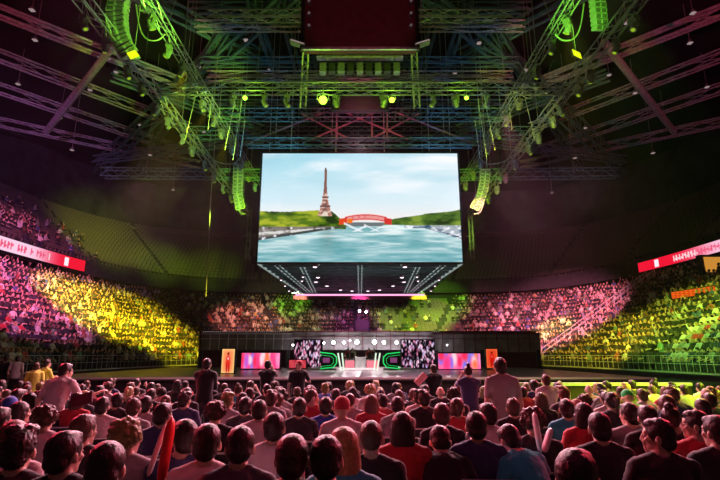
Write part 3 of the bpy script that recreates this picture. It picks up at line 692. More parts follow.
# green neon hexagon booths
def booth(sx, label):
    Y = 29; r = empty('neon_booth', (0, Y, HS))
    def P(px, py, y=0): q = U(px if sx < 0 else 720-px, py, Y); return Vector((q.x, y, q.z-HS+.04))
    outer = [(320, 353), (333, 354.5), (336.5, 358), (336.5, 364), (333, 368), (320, 369.5)]
    b = MB(); b.path([P(*q) for q in outer], .032, 6); b.build('neon_tube', M['e_gframe'], r)
    b = MB(); inner = [(320, 355.6), (331, 357), (333.6, 359.5), (333.6, 363.4), (331, 366), (320, 367.3)]; b.path([P(*q, .02) for q in inner], .012, 5); b.build('inner_tube', M['e_gframe'], r)
    b = MB(); pts = [P(*q, .04) for q in outer]; b.add([p for p in pts]+[p+Vector((0, 1.2, 0)) for p in pts], [(k, k+1, 7+k, 6+k) for k in range(5)]+[(6, 7, 8, 9, 10, 11)]); b.build('shell', M['black'], r)
    a = P(322, 363.5, .7); c = P(329, 358.5, .7); b = MB(); b.box(((a+c)/2), (abs(c.x-a.x), .1, c.z-a.z)); b.build('screen', emat('booth_screen_light', (.35, .08, .25), .6), r)
    return tag(r, label, 'booth', 'green neon player booths')
booth(-1, 'green neon-edged booth on the side of the pink portrait wall'); booth(1, 'green neon-edged booth near the black standing person')
bpy.data.objects['neon_booth']['label'] = 'green neon-edged booth, on the left of the centre desks'; bpy.data.objects['neon_booth.001']['label'] = 'green neon-edged booth, on the right of the centre desks'
for sx, nm in ((-1, 'left'), (1, 'right')):
    r = empty('leaning_light_bars', (0, 28.6, 0))
    for a, c in (((338, 353), (341, 369)), ((342, 353), (344, 368))):
        f = lambda q: (lambda p: (p.x, 0, p.z))(U(q[0] if sx < 0 else 720-q[0]-2, q[1], 28.6))
        MB().tube(f(a), (f(c)[0], 0, HS), .06, 4).build('bar', M['e_wline'], r)
    tag(r, f'pair of leaning white light bars {nm} of the centre desks', 'light bars', 'leaning bars on the stage')
# wing screens
def blobs(seed, cols, n, sx, sy, base):
    g = np.random.default_rng(seed); B = [(g.uniform(0, 1), g.uniform(0, 1), g.uniform(.5, 1)*sx, g.uniform(.5, 1)*sy, cols[int(g.integers(len(cols)))]) for _ in range(n)]
    def fn(u, v):
        o = np.ones(u.shape+(3,))*np.array(base)
        for x, y, a, b_, c in B:
            m = np.exp(-(((u-x)/a)**2+((v-y)/b_)**2)**2)[..., None]; o = o*(1-m)+np.array(c)*m
        return o
    return fn
def led_screen(name, px0, px1, py0, py1, Y, fn, label, k=1.0, nu=60, nv=30, standz=None, cat='screen', group=None):
    a = U(px0, py1, Y); c = U(px1, py0, Y); r = empty(name, ((a.x+c.x)/2, Y, a.z)); W = c.x-a.x; H = c.z-a.z
    MB().box((0, .08, H/2), (W+.12, .14, H+.12)).build('housing', M['black'], r)
    painted('display', (-W/2, -.01, 0), (W, 0, 0), (0, 0, H), nu, nv, fn, k, r)
    if standz is not None and a.z-standz > .08:
        b = MB(); [b.box((s_*W*.35, .1, (standz-a.z)/2-.03), (.08, .08, a.z-standz-.06)) for s_ in (-1, 1)]; b.build('support', M['black'], r)
    return tag(r, label, cat, group)
pinks = [(1, .25, .5), (1, .55, .75), (.95, .2, .35), (.75, .35, .8), (1, .8, .85), (1, .45, .3), (.5, .45, .9)]
led_screen('side_screen', 241, 280, 353, 368.5, 30, blobs(3, pinks, 26, .09, .6, (1, .35, .55)), 'wide pink abstract screen at stage level next to the red portrait lightbox', 1.15, standz=HS, group='pink stage-level screens')
led_screen('side_screen', 438.5, 480, 353.5, 369, 30, blobs(5, pinks, 26, .09, .6, (1, .4, .6)), 'wide pink abstract screen at stage level behind the person with top bun', 1.15, standz=HS, group='pink stage-level screens')
wh = [(1, .85, .95), (.95, .55, .7), (.05, .02, .05), (.04, .03, .06), (.9, .8, .9), (.6, .3, .45), (.02, .02, .03), (.75, .65, .85)]
led_screen('portrait_wall', 294, 322, 340, 368, 31.5, blobs(8, wh, 260, .035, .10, (.03, .02, .04)), 'tall screen wall of white and pink portraits, left of the green booths', 1.0, 90, 80, HS, group='portrait walls')
led_screen('portrait_wall', 402, 434, 340, 368, 31.5, blobs(9, wh, 260, .035, .09, (.03, .02, .04)), 'tall screen wall of white and pink portraits, right of the green booths', 1.0, 90, 80, HS, group='portrait walls')
led_screen('low_screen', 289, 306, 360, 368, 31, blobs(11, [(.9, .3, .35), (.8, .25, .3)], 12, .2, .5, (.75, .2, .28)), 'low salmon screen in front of the left portrait wall', .8, standz=HS)
def poster(u, v):
    o = np.ones(u.shape+(3,))*np.array((1., .55, .35)); e = np.exp(-((u-.5)/.42)**6-((v-.5)/.46)**8)[..., None]
    o = o*e+np.array((1., .8, .5))*(1-e)
    for x, y, a, b_, c in ((.5, .62, .16, .1, (.95, .15, .2)), (.5, .42, .2, .2, (.9, .2, .15)), (.42, .2, .07, .2, (.75, .1, .12)), (.6, .2, .07, .2, (.8, .12, .12)), (.5, .8, .09, .07, (.55, .1, .1)), (.5, .6, .08, .06, (1, .75, .7))):
        m = np.exp(-(((u-x)/a)**2+((v-y)/b_)**2)**2)[..., None]; o = o*(1-m)+np.array(c)*m
    return o
led_screen('portrait_lightbox', 221, 235, 349, 373, 24, poster, 'upright lightbox with a red portrait on cream ground, left stage edge', 1.0, 30, 50, HS, 'lightbox', 'portrait lightboxes')
led_screen('portrait_lightbox', 487, 497, 349, 368, 30, lambda u, v: poster(u, v)*np.array((1, .55, .5)), 'upright red portrait lightbox behind the large standing person', .8, 30, 50, HS, 'lightbox', 'portrait lightboxes')
# dark portal over the back of the stage with its white lamps
YH = 34.6; r = empty('portal_header', (0, YH, 0))
for x0, x1, y0, y1, dy in ((200, 292, 333, 350, .3), (292, 432, 331, 350, 0), (432, 540, 333, 352, .3)):
    a = U(x0, y1, YH); c = U(x1, y0, YH); b = MB(); b.box(((a.x+c.x)/2, dy, (a.z+c.z)/2), (c.x-a.x-.02, .4, c.z-a.z)); b.build('header_panel', M['fascia'], r)
    b = MB()
    for k in range(1, 10): b.box((a.x+(c.x-a.x)*k/10, dy-.23, (a.z+c.z)/2), (.04, .06, c.z-a.z))
    b.box(((a.x+c.x)/2, dy-.24, c.z-.05), (c.x-a.x, .08, .07)); b.box(((a.x+c.x)/2, dy-.24, c.z-.4), (c.x-a.x, .08, .04)); b.build('batten', M['rail'] if x0 == 200 else M['maroon'], r)
b = MB()
for k in range(46): p = U(204+k*2.1+(140 if k > 40 else 0), 333.5, YH); b.ball((p.x, -.1, p.z+.12), .035, 6, 4)
b.build('bulb_row', M['e_dim'], r)
for px in (201, 246, 288, 436, 482, 538):
    p = U(px, 350, YH); MB().box((p.x, 0, p.z/2), (.25, .25, p.z)).build('post', M['black'], r)
tag(r, 'long dark header spanning the back of the stage on posts', 'stage structure')
b = MB(); b.box((.6, 37.2, 1.9), (25.5, .2, 3.6)); tag(b.build('backdrop_curtain', M['maroon']), 'dark drape behind the stage closing its rear', 'curtain')
def lamp(name, p, m, label, R=.12, group=None, tgt=(0, 5, 1), body=True):
    p = Vector(p); r = empty(name, p); d = (Vector(tgt)-p).normalized(); q = d.to_track_quat('Z', 'Y'); 
    MB().tube(-d*R*2.2, (0, 0, 0), R*.8, 10, R*1.05).build('housing', M['fix'], r)
    b = MB(); b.ball(d*R*.05, (R*.9, R*.9, R*.3), 12, 6, q.to_matrix()); b.build('lens', m, r, smooth=True)
    b = MB(); b.path([(-R*1.3, 0, 0), (-R*1.3, 0, R*1.6), (R*1.3, 0, R*1.6), (R*1.3, 0, 0)], R*.12, 4); b.tube((0, 0, R*1.6), (0, 0, R*3), R*.15, 5); b.build('yoke', M['fix'], r)
    return tag(r, label, 'spotlight', group)
for k, (px, py, R) in enumerate(((324, 343, .09), (333.5, 342.5, .17), (344, 342.5, .14), (350, 340.5, .08), (357, 342, .2), (374.5, 342, .2), (384, 342.5, .16), (396.5, 342.5, .14), (409, 342, .13), (421, 342, .14), (293, 345, .08), (447, 345, .07))):
    p = U(px, py, 34.1); lamp('front_lamp', p, M['e_white'], f"bright white lamp on the portal header, {nth(k+1) if k < 10 else ['outermost left', 'outermost right'][k-10]} of the row", R*.8, 'white lamps over the stage')
    l = bpy.data.lights.new('front_lamp_light', 'POINT'); l.energy = 38*R/.2; l.color = (1, .9, .95); l.shadow_soft_size = .15; lo = bpy.data.objects.new('front_lamp_light', l); C.objects.link(lo); lo.location = p+Vector((0, -.35, -.05))
for k, px in enumerate((359.5, 366)): lamp('beam_lamp', U(px, 311+k, 52), M['e_blue'], f"blue-white beam lamp in front of the rear stand, {['left', 'right'][k]} of the pair", .14, 'blue-white rear lamps')
b = MB(); b.box((U(362, 320, 52.2).x, 52.2, 2.8), (1.4, .15, 5.6)); [b.tube((x, 52.1, 5.6), (x, 52.1, 6.7), .04) for x in (0, .7)]; tag(b.build('lamp_tower', M['black']), 'slim dark lamp tower behind the stage', 'tower')

# stage canopy under the big screen: a flat roof running back with lamps, and ribs and a rear beam whose emission imitates light on them
ZC = 8.05; r = empty('stage_canopy', (0, 0, ZC))
b = MB(); b.box((0, 40.6, .12), (14, 16.9, .12)); b.build('deck', M['gridroof'], r)
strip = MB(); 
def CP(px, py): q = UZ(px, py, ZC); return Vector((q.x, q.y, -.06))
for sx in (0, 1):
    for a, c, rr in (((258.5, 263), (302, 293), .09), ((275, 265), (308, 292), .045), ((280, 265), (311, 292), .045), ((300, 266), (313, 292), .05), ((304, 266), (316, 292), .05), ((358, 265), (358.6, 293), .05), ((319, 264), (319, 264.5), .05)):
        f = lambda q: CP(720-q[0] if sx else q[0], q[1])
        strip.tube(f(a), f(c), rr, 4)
strip.build('rib', M['e_sil'], r)  # struts, not lamps; their emission stands in for light on them
b = MB(); 
for y in np.arange(33.2, 48.5, 1.25): b.box((0, y, -.04), (13.8-.0*y, .12, .16))
b.build('crossbar', M['teal'], r)
b = MB(); b.tube((-6.6, 49, -.15), (6.6, 49, -.15), .09, 6); b.build('pink_edge', M['e_pinkline'], r)  # glow imitates pink light falling on the rear beam
b = MB(); b.box((0, 49.1, -.4), (13.6, .2, .4)); b.build('rear_fascia', M['maroon'], r)
b = MB()
for sx in (-1, 1):
    for y in (33, 48): b.tube((sx*6.7, y, .1), (sx*6.7, y, 31.2-ZC), .03, 4)
b.build('hanger', M['cable'], r)
tag(r, 'flat canopy behind and under the big screen with ribs converging to the rear', 'canopy')
for k, (px, py) in enumerate(((315, 267), (318, 277.5), (316, 282), (327, 286), (340.5, 290), (352, 291), (303, 277), (302, 281), (281, 280), (285, 286), (289, 291))):
    for sx, nm in ((0, 'left'), (1, 'right')):
        q = UZ(720-px if sx else px, py, ZC-.3); rr = empty('canopy_lamp', q)
        MB().tube((0, 0, 0), (0, 0, .22), .17, 12).build('housing', M['fix'], rr); MB().ball((0, 0, 0), (.15 if k < 6 else .08, .15 if k < 6 else .08, .06), 12, 6).build('lens', M['e_spot' if k > 5 else 'e_spot'], rr)
        tag(rr, f"round lamp under the stage canopy, {nth(k+1)} of its {nm} half", 'lamp', 'lamps under the canopy')

# ------------------------------------------------------------------ the big screen
YS = 32.0
bl = U(257, 262, YS); br = U(463, 262, YS); tl = U(263, 153.5, YS)
W = 13.95; x0 = -W/2+.02; z0 = bl.z; H = tl.z-bl.z
def pic(u, v):
    o = np.zeros(u.shape+(3,)); g = np.random.default_rng(4)
    def noise(fx, fy, seed):
        r_ = np.random.default_rng(seed); n = np.zeros_like(u)
        for k in range(5):
            G = r_.uniform(0, 1, (64, 64)); a = u*fx*2**k; b_ = v*fy*2**k; i = np.floor(a).astype(int) % 63; j = np.floor(b_).astype(int) % 63; fa = a-np.floor(a); fb = b_-np.floor(b_)
            fa = fa*fa*(3-2*fa); fb = fb*fb*(3-2*fb); n += (G[j, i]*(1-fa)*(1-fb)+G[j, i+1]*fa*(1-fb)+G[j+1, i]*(1-fa)*fb+G[j+1, i+1]*fa*fb)*.5**(k+1)
        return n
    def mix(m, c): nonlocal o; m = np.clip(m, 0, 1)[..., None]; o = o*(1-m)+np.array(c)*m
    hz = .355
    o[:] = (.86, .93, .96)
    mix(np.clip((v-.45)/.55, 0, 1)*np.clip(1.15-u, 0, 1)*.75, (.56, .82, .90))
    mix(np.clip((noise(3, 7, 1)-.38)*3.4, 0, 1)*(v > hz)*np.clip((v-.4)*2.2, 0, .9), (.98, .985, 1))
    mix(np.clip((noise(2.2, 9, 2)-.5)*4, 0, 1)*(v > hz)*np.clip((v-.4), 0, .5), (.62, .82, .88))
    mix(np.exp(-((v-hz)/.12)**2)*.55*(v > hz), (1, .92, .88))
    # river
    wv = (v < hz); n = noise(9, 44, 3)
    mix(wv*1.0, (.62, .78, .80)); mix(wv*np.clip((n-.5)*3.5, 0, 1), (.36, .62, .64)); mix(wv*np.clip((.49-n)*5, 0, 1), (.90, .95, .95)); mix(wv*np.clip((.3-v)/.3, 0, 1)*.5, (.35, .62, .66))
    mix(wv*np.exp(-((u-.34)/.035)**2)*.28*np.clip((v-.0)/.3, 0, 1), (.42, .42, .40))
    # far bank and bridge
    mix((abs(v-.335) < .018)*(u > .42)*(u < .62), (.42, .45, .46)); 
    # trees, left and right
    nt = noise(14, 20, 5); te = .43+.045*noise(16, 2, 6)-.02*np.clip((u-.3)*5, 0, 1)
    te = te-.10*np.clip((u-.36)*14, 0, 1); tm = (v < te)*(v > .29)*(u < .43); mix(tm*1.0, (.34, .46, .12)); mix(tm*np.clip((nt-.45)*5, 0, 1), (.66, .70, .20)); mix(tm*np.clip((.42-nt)*6, 0, 1), (.13, .22, .08))
    te2 = .355+.10*np.clip((u-.64)/.36, 0, 1)**.7+.02*noise(20, 2, 7); tm = (v < te2)*(v > .33-.03*np.clip((u-.7)*3, 0, 1))*(u > .62); mix(tm*1.0, (.30, .42, .16)); mix(tm*np.clip((nt-.45)*5, 0, 1), (.50, .60, .24)); mix(tm*np.clip((.42-nt)*6, 0, 1), (.13, .22, .1))
    # quays and boats
    q = (v < .315-.0*u)*(v > .19+.28*u)*(u < .44); mix(q*.95, (.50, .47, .45)); mix(q*(np.abs(v-(.25+.13*u)) < .012), (.85, .84, .82)); mix(q*(v < .215+.27*u), (.28, .30, .30))
    mix(q*np.clip((noise(40, 40, 8)-.5)*4, 0, 1)*.7, (.22, .20, .18)); mix(q*np.clip((noise(50, 30, 18)-.56)*6, 0, 1), (.93, .92, .95))
    q = (v < .325)*(v > .30-.55*np.clip(u-.82, 0, 1))*(u > .72); mix(q*.9, (.62, .66, .70)); mix(q*np.clip((noise(45, 30, 9)-.47)*5, 0, 1), (.95, .96, .98)); mix(q*np.clip((.42-noise(30, 40, 19))*6, 0, 1), (.25, .35, .45))
    # iron tower
    uc = .325; h = np.clip((v-.42)/(.86-.42), 0, 1); wd = .006+.030*(1-h)**3.2; du = np.abs(u-uc); t = (v > .41)*(v < .845)*(du < wd); mix(t*1.0, (.52, .36, .33)); mix(t*(du > wd*.55)*(h < .5), (.70, .48, .42)); mix(t*(noise(60, 90, 10) > .52)*(h < .45), (.85, .72, .66))
    mix((v > .41)*(v < .455)*(du < .017*(1-((v-.41)/.045)**2*.9)), (.88, .82, .75)); mix((np.abs(v-.50) < .007)*(du < .026), (.42, .30, .30)); mix((np.abs(v-.585) < .006)*(du < .017), (.40, .28, .28)); mix((v > .84)*(v < .86)*(du < .003), (.3, .2, .25))
    # red ribbon banner with white rules and lettering strokes
    rv = v-(.402-2.3*(u-.528)**2); bn = (np.abs(u-.53) < .105); mix(bn*(np.abs(rv) < .030), (.97, .80, .78)); mix(bn*(np.abs(rv) < .023), (.80, .16, .18)); mix(bn*(np.abs(rv) < .015)*(np.abs(u-.53) < .095)*(((u*230) % 1) < .55), (.97, .72, .70))
    for sx, xx in ((-1, .415), (1, .640)): mix((np.abs(u-xx) < .018)*(np.abs(v-.362-.25*(u-xx)*sx*-1) < .028), (.82, .22, .2) if sx > 0 else (.86, .28, .14))
    mix((np.abs(u-.45) < .012)*(np.abs(v-.365) < .02), (.95, .45, .1))
    for sgn in (-1, 1):
        d = np.abs(v-(.285+sgn*.85*(u-.49))); mix((d < .010)*(np.abs(u-.475-.0*sgn) < .055)*(v < .36)*(v > .27)*.85, (.93, .95, .97)); d = np.abs(v-(.285+sgn*.85*(u-.575))); mix((d < .008)*(np.abs(u-.57) < .05)*(v < .35)*(v > .27)*.7, (.93, .95, .97))
    return o
r = empty('big_screen', (0, YS, z0)); 
painted('display', (x0, 0, 0), (W-.04, 0, 0), (0, 0, H), 560, 315, pic, 1.05, r)
b = MB(); b.box((0, .25, H/2), (W+.2, .4, H+.15)); b.build('cabinet', M['black'], r)
b = MB(); b.box((0, .0, -.06), (W+.2, .12, .09)); b.box((0, 0, H+.06), (W+.2, .12, .09)); [b.box((s_*(W/2+.05), 0, H/2), (.09, .12, H+.2)) for s_ in (-1, 1)]; b.build('bezel', M['black'], r)
b = MB(); [b.tube((s_*5, .3, H+.1), (s_*5, .3, 31-z0), .035, 5) for s_ in (-1, -.35, .35, 1)]; b.build('hanger', M['cable'], r)
tag(r, 'giant suspended screen showing an iron tower, a river and trees', 'screen')

# ------------------------------------------------------------------ trusses, roof steel
def truss_mesh(a, b_, s_=.5, bay=.9, r=.035, dr=None, tri=False, sh=None):
    a = Vector(a); b_ = Vector(b_); d = b_-a; L = d.length; n = max(2, int(L/bay)); dn = d.normalized(); up = Vector((0, 0, 1)) if abs(dn.z) < .9 else Vector((0, 1, 0))
    sd = dn.cross(up).normalized(); up = sd.cross(dn); h = (sh or s_)/2; k = s_/2; cs = [sd*k+up*h, -sd*k+up*h, -sd*k-up*h, sd*k-up*h]; m = MB()
    for c in cs: m.tube(a+c, b_+c, r, 5)
    dr = dr or r*.6
    for i in range(n):
        p = a+d*(i/n); q = a+d*((i+1)/n)
        for j in range(4):
            c1, c2 = cs[j], cs[(j+1) % 4]
            if i % 2: c1, c2 = c2, c1
            m.tube(p+c1, q+c2, dr, 3, cap=False)
    return m
def truss(a, b_, label, m='alu', group='rigging trusses', name='truss', chains=3, **k):
    a = Vector(a); b_ = Vector(b_); r = empty(name, a); t = truss_mesh(Vector((0, 0, 0)), b_-a, **k); t.build('lattice', M[m], r)
    for i in range(chains):
        p = (b_-a)*((i+.5)/chains); MB().tube(p, (p.x, p.y, 31-a.z), .018, 4).build('chain', M['cable'], r)
    return tag(r, label, 'truss', group)
for sx, nm in ((-1, 'left'), (1, 'right')):
    truss((sx*12.9, 16, 18), (sx*12.9, 54, 18), f'long outer lighting truss running towards the stage, {nm} side', chains=6, s_=.55, r=.045)
    truss((sx*10.4, 16, 18.9), (sx*10.4, 46, 18.9), f'inner lighting truss beside the central rig, {nm} side', chains=5, s_=.5, r=.04)
    truss((sx*12.9, 54, 18), (sx*12.9, 54, 12.5), f'vertical truss drop at the stage end, {nm} side', chains=0, s_=.4, r=.03)
truss((-13, 27.3, 18.3), (13, 27.3, 18.3), 'wide cross truss with lamps over the stage front', chains=6, s_=.55, r=.045)
truss((-11, 32, 19.0), (11, 32, 19.0), 'cross truss over the top of the big screen, upper one', 'teal', chains=0, s_=.7, r=.045)
truss((-8, 31.6, 16.6), (8, 31.6, 16.6), 'dark blue truss carrying the big screen', 'teal', chains=4, s_=.55, r=.05)
truss((-15, 38, 20.5), (15, 38, 20.5), 'far cross truss beyond the big screen, higher one', 'teal', chains=4, s_=.8, r=.05)
truss((-24, 42, 18.4), (-7.6, 42, 18.2), 'blue-lit cross truss beside the big screen, left', 'teal', chains=2, s_=.8, r=.05)
truss((24, 42, 18.4), (7.6, 42, 18.2), 'blue-lit cross truss beside the big screen, right', 'teal', chains=2, s_=.8, r=.05)
truss((-9, 24.5, 21.4), (9, 24.5, 21.4), 'truss at the foot of the hanging cube', chains=4, s_=.5, r=.04)
truss((-5.2, 29.5, 20.3), (5.2, 29.5, 20.3), 'short truss behind the hanging speakers', chains=2, s_=.5, r=.04)
# X braces over the screen
for k, (a, c) in enumerate((((300, 113), (347, 138)), ((312, 139), (376, 112)), ((344, 112), (408, 139)), ((420, 113), (373, 138)), ((395, 112), (470, 142)), ((325, 112), (250, 142)), ((337, 111), (337, 139)), ((387, 111), (387, 139)), ((372, 113), (372, 138)))):
    b = MB(); b.tube(U(*a, 33.2), U(*c, 33.2), .07, 5); tag(b.build('brace_bar', mat('red_brace', (.42, .22, .27), .5, .2) if k == 0 else bpy.data.materials['red_brace']), f"reddish brace bar above the big screen, {nth(k+1)} of the lattice", 'brace', 'braces over the big screen')
# roof steel: trusses of the arena roof
def rb(p0, p1, Z, label, mname='steel', s_=.5, **k):
    a = UZ(*p0, Z); c = UZ(*p1, Z); d = (c-a); t = truss_mesh(a, c, s_=s_, bay=3.4, **k); return tag(t.build('roof_beam', M[mname]), label, 'roof beam', 'steel beams of the arena roof')
for sx, nm in ((0, 'left'), (1, 'right')):
    f = lambda *ps: [((720-x if sx else x), y) for x, y in ps]
    rb(*f((-60, -12), (178, 82)), 28.5, f'nearest long pink-lit roof beam, {nm} side', r=.12, s_=.5, sh=.9)
    rb(*f((-60, 33), (190, 128)), 28.5, f'second long pink-lit roof beam, {nm} side', r=.085, s_=.6, sh=1.0)
    rb(*f((-40, 75), (180, 150)), 28.5, f'third, dimmer roof beam, {nm} side', r=.085, s_=.6, sh=1.0)
    rb(*f((-20, 118), (200, 165)), 28.5, f'farthest dim roof beam over the upper tier, {nm} side', r=.085, s_=.6, sh=1.0)
    a, c = f((116, 42), (46, 132)); b = MB(); A = UZ(*a, 27); B = UZ(*c, 25); b.tube(A, B, .32, 8); tag(b.build('roof_strut', M['steel']), f'thick slanted roof strut crossing the pink beams, {nm} side', 'strut')
    rb(*f((292, -15), (98, 168)), 27.6, f'blue-grey diagonal main roof truss, {nm} side', 'teal', r=.16, s_=1.1, sh=1.6)
    rb(*f((130, -12), (262, 58)), 28.2, f'upper inner cross beam near the cube, {nm} side', 'teal', r=.12, s_=.9)
    rb(*f((112, 75), (262, 130)), 27.0, f'lower inner cross beam, {nm} side', 'teal', r=.12, s_=.8)
    rb(*f((95, 160), (262, 138)), 26.0, f'ring beam low beside the big screen, {nm} side', 'teal', r=.12, s_=.8)
    rb(*f((140, 168), (230, 20)), 27.4, f'steep inner roof diagonal, {nm} side', 'teal', r=.1, s_=.7)
for k, y in enumerate((8, 26, 62, 76, 104)):
    rb((190+k*6, y), (530-k*6, y), 27.5-.6*k, f'cross member of the central roof grid, {nth(k+1)} from the audience', 'steel' if k % 2 else 'teal', r=.07, s_=.6)
for k, x in enumerate((250, 280, 300, 420, 440, 470)):
    rb((x, 0), (360+(x-360)*.62, 118), 27, f'lengthwise member of the central roof grid, {nth(k+1)} from left', 'teal', r=.07, s_=.5)
# small roof lamps
k = 0
for px, py, sx in [(35,40,0),(108,58,0),(98,20,0),(72,150,0),(199,67,0),(204,132,0),(140,125,0),(116,72,0),(90,90,0),(225,180,0),(173,190,0),(60,118,0),(150,155,0),(186,100,0),(32,10,0),(18,84,0),(246,40,0),(270,70,0),(255,20,0)]:
    for m_ in (0, 1):
        q = UZ(720-px+(5 if m_ else 0) if m_ else px, py+(3 if m_ else 0), 27.2 if py < 150 else 24.0); rr = empty('roof_lamp', q)
        if q.y > 75: bpy.data.objects.remove(rr); continue
        MB().tube((0, 0, 0), (0, 0, .25), .22, 8, .14).build('housing', M['fix'], rr); MB().tube((0, 0, .28), (0, 0, 31-q.z), .02, 4).build('rod', M['cable'], rr); MB().box((0, 0, -.02), (.34, .34, .04)).build('lens', M['e_dim'], rr); k += 1
        tag(rr, f"small dim square lamp under the roof, {nth(k//2+1)} of the {'right' if m_ else 'left'} half", 'lamp', 'small lamps under the roof')

# hanging cube, speakers between
r = empty('hanging_cube', (0, 26, 18.75)); 
a = U(304, 50, 24); W2 = -a.x*2
MB().box((0, -1.75, 3.2), (W2, .5, 6.2)).build('body', M['maroon'], r); b = MB(); b.box((0, -2.03, .1), (W2+.3, .12, .16)); b.box((0, -2.03, .0), (.06, .05, .06)); b.build('lower_rim', M['steel'], r)
[MB().box((s_*(W2/2+.12), -1.95, 3.1), (.2, .2, 6.2)).build('corner_post', M['black'], r) for s_ in (-1, 1)]
b = MB(); [b.tube((x, y, 6.3), (x, y, 12.2), .05, 5) for x in (-2.6, 2.6) for y in (-1.7,)]; b.build('hanger', M['cable'], r)
tag(r, 'dark maroon cube hanging at the centre of the roof', 'scoreboard')
for sx, nm in ((-1, 'left'), (1, 'right')):
    p = U(360+sx*62, 44, 24); rr = empty('side_floodlight', p); MB().box((0, 0, 0), (.9, .5, .12), Matrix.Rotation(-sx*.35, 3, 'Y')).build('housing', M['fix'], rr); MB().box((0, -.26, -.03), (.8, .03, .05), Matrix.Rotation(-sx*.35, 3, 'Y')).build('lens', M['e_dim'], rr); MB().tube((0, 0, .06), (0, 0, 31-p.z), .025, 4).build('rod', M['cable'], rr)
    tag(rr, f'flat floodlight at the lower {nm} corner of the hanging cube', 'floodlight')
    for j in range(3):
        p = U(360+sx*50, 8+12*j, 24.2); rr = empty('par_can', p-Vector((0, .6, 0))); MB().tube((0, 0, 0), (0, .4, .1), .12, 10).build('body', M['fix'], rr); MB().ball((0, -.01, 0), (.07, .04, .07), 10, 5).build('lens', M['e_faint'], rr)
        tag(rr, f"small can light on the {nm} edge of the hanging cube, {['top', 'middle', 'lowest'][j]}", 'lamp', 'can lights on the cube')
r = empty('speaker_cluster', (0, 27.5, 0))
for k in range(9):
    p = U(323+k*9.2, 69, 27.5); MB().box((p.x, 0, p.z), (.42, .5, .62)).build('cabinet', M['spk'] if k % 2 == 0 else M['grille'], r)
p = U(360, 64, 27.5); MB().box((0, 0, p.z+.45), (5.6, .5, .1)).build('frame', M['steel'], r); b = MB(); [b.tube((x, 0, p.z+.5), (x, 0, 31), .03, 4) for x in (-2, 2)]; b.build('hanger', M['cable'], r)
tag(r, 'row of small hanging speakers below the cube', 'speakers')
a = U(331, 95, 29); c = U(389, 111, 29); r = empty('dark_banner', (0, 29, a.z)); MB().box((0, 0, (c.z-a.z)/2), (c.x-a.x, .3, a.z-c.z)).build('panel', M['black'], r); b = MB(); [b.tube((x, 0, 0), (x, 0, 31-a.z), .03, 4) for x in (-1.4, 1.4)]; b.build('hanger', M['cable'], r); tag(r, 'black rectangular unit hanging over the big screen', 'unit')
for x, nm in ((303, 'left'), (417, 'right')):
    t = truss_mesh(U(x, 108, 27.8), U(x, 52, 25.2)+Vector((0, 1.5, 2)), s_=.35, bay=.6, r=.03); tag(t.build('truss', M['steel']), f'upright truss tower below the {nm} corner of the cube', 'truss', 'rigging trusses')
# green beam lamps
for k, (px, py, Y, R) in enumerate(((323, 100, 26.5, .26), (392, 100, 26.5, .17), (466.5, 98, 26.5, .12), (245, 98, 26.5, .13))):
    p = U(px, py, Y); lamp('beam_lamp', p, M['e_green'], ['large bright green lamp below the cube on its left', 'bright green lamp below the cube on its right', 'small green lamp at the right end of the cross truss', 'small green lamp at the left part of the cross truss'][k], R, 'green beam lamps', tgt=(0, 0, 6))
    l = bpy.data.lights.new('beam_lamp_light', 'POINT'); l.energy = 900*R; l.color = (.4, 1, .03); l.shadow_soft_size = .3; lo = bpy.data.objects.new('beam_lamp_light', l); C.objects.link(lo); lo.location = p+Vector((0, -.5, -.2))

# ------------------------------------------------------------------ moving heads on the trusses
def mover():
    r = empty('moving_head_light'); 
    MB().box((0, 0, -.12), (.42, .34, .2)).build('base', M['fix'], r)
    b = MB(); b.box((0, 0, -.25), (.44, .12, .06)); [b.box((s_*.2, 0, -.42), (.05, .16, .34)) for s_ in (-1, 1)]; b.build('yoke', M['fix'], r)
    b = MB(); R = Matrix.Rotation(.5, 3, 'X'); c0 = Vector((0, 0, -.48)); b.tube(c0-R @ Vector((0, 0, -.2)), c0+R @ Vector((0, 0, -.26)), .14, 12, .17); h = b.build('head', M['fix'], r)
    c1 = c0+R @ Vector((0, 0, -.265)); MB().ball(c1, (.105, .105, .04), 10, 5, R).build('lens', M['e_mover'], h)
    b = MB(); b.tube((-.1, 0, 0), (-.1, 0, .25), .025, 5); b.tube((.1, 0, 0), (.1, 0, .25), .025, 5); b.build('clamp', M['alu'], r)
    return r
MH = mover(); first = True
def put(p, rz, label, group):
    global first
    if first: MH.location = p; MH.rotation_euler = (0, 0, rz); o = MH; first = False
    else: o = copy_tree(MH, None, p, rz)
    tag(o, label, 'moving light', group)
for sx, nm in ((-1, 'left'), (1, 'right')):
    for k, y in enumerate([17.5, 19.5, 21.5, 24, 25.5, 28, 29.5, 32, 34, 37, 40, 43, 46, 50]): put((sx*12.9+random.uniform(-.1, .1), y+random.uniform(-.3, .3), 17.5), random.uniform(-2, 2), f"moving light under outer {nm} truss, {nth(k+1)} from audience end", f'moving lights of the outer {nm} truss')
    for k, y in enumerate([18, 21, 23, 25, 28.8, 31, 33, 36, 39, 42, 45]): put((sx*10.4+random.uniform(-.1, .1), y+random.uniform(-.3, .3), 18.4), random.uniform(-2, 2), f"moving light under inner {nm} truss, {nth(k+1)} from audience end", f'moving lights of the inner {nm} truss')
for k, x in enumerate((-8, -6, -4.6, -1.5, 1.5, 4.6, 6, 8)): put((x, 27.3, 17.8), random.uniform(-2, 2), f"moving light under the stage-front cross truss, {nth(k+1)} from left", 'moving lights of the cross truss')
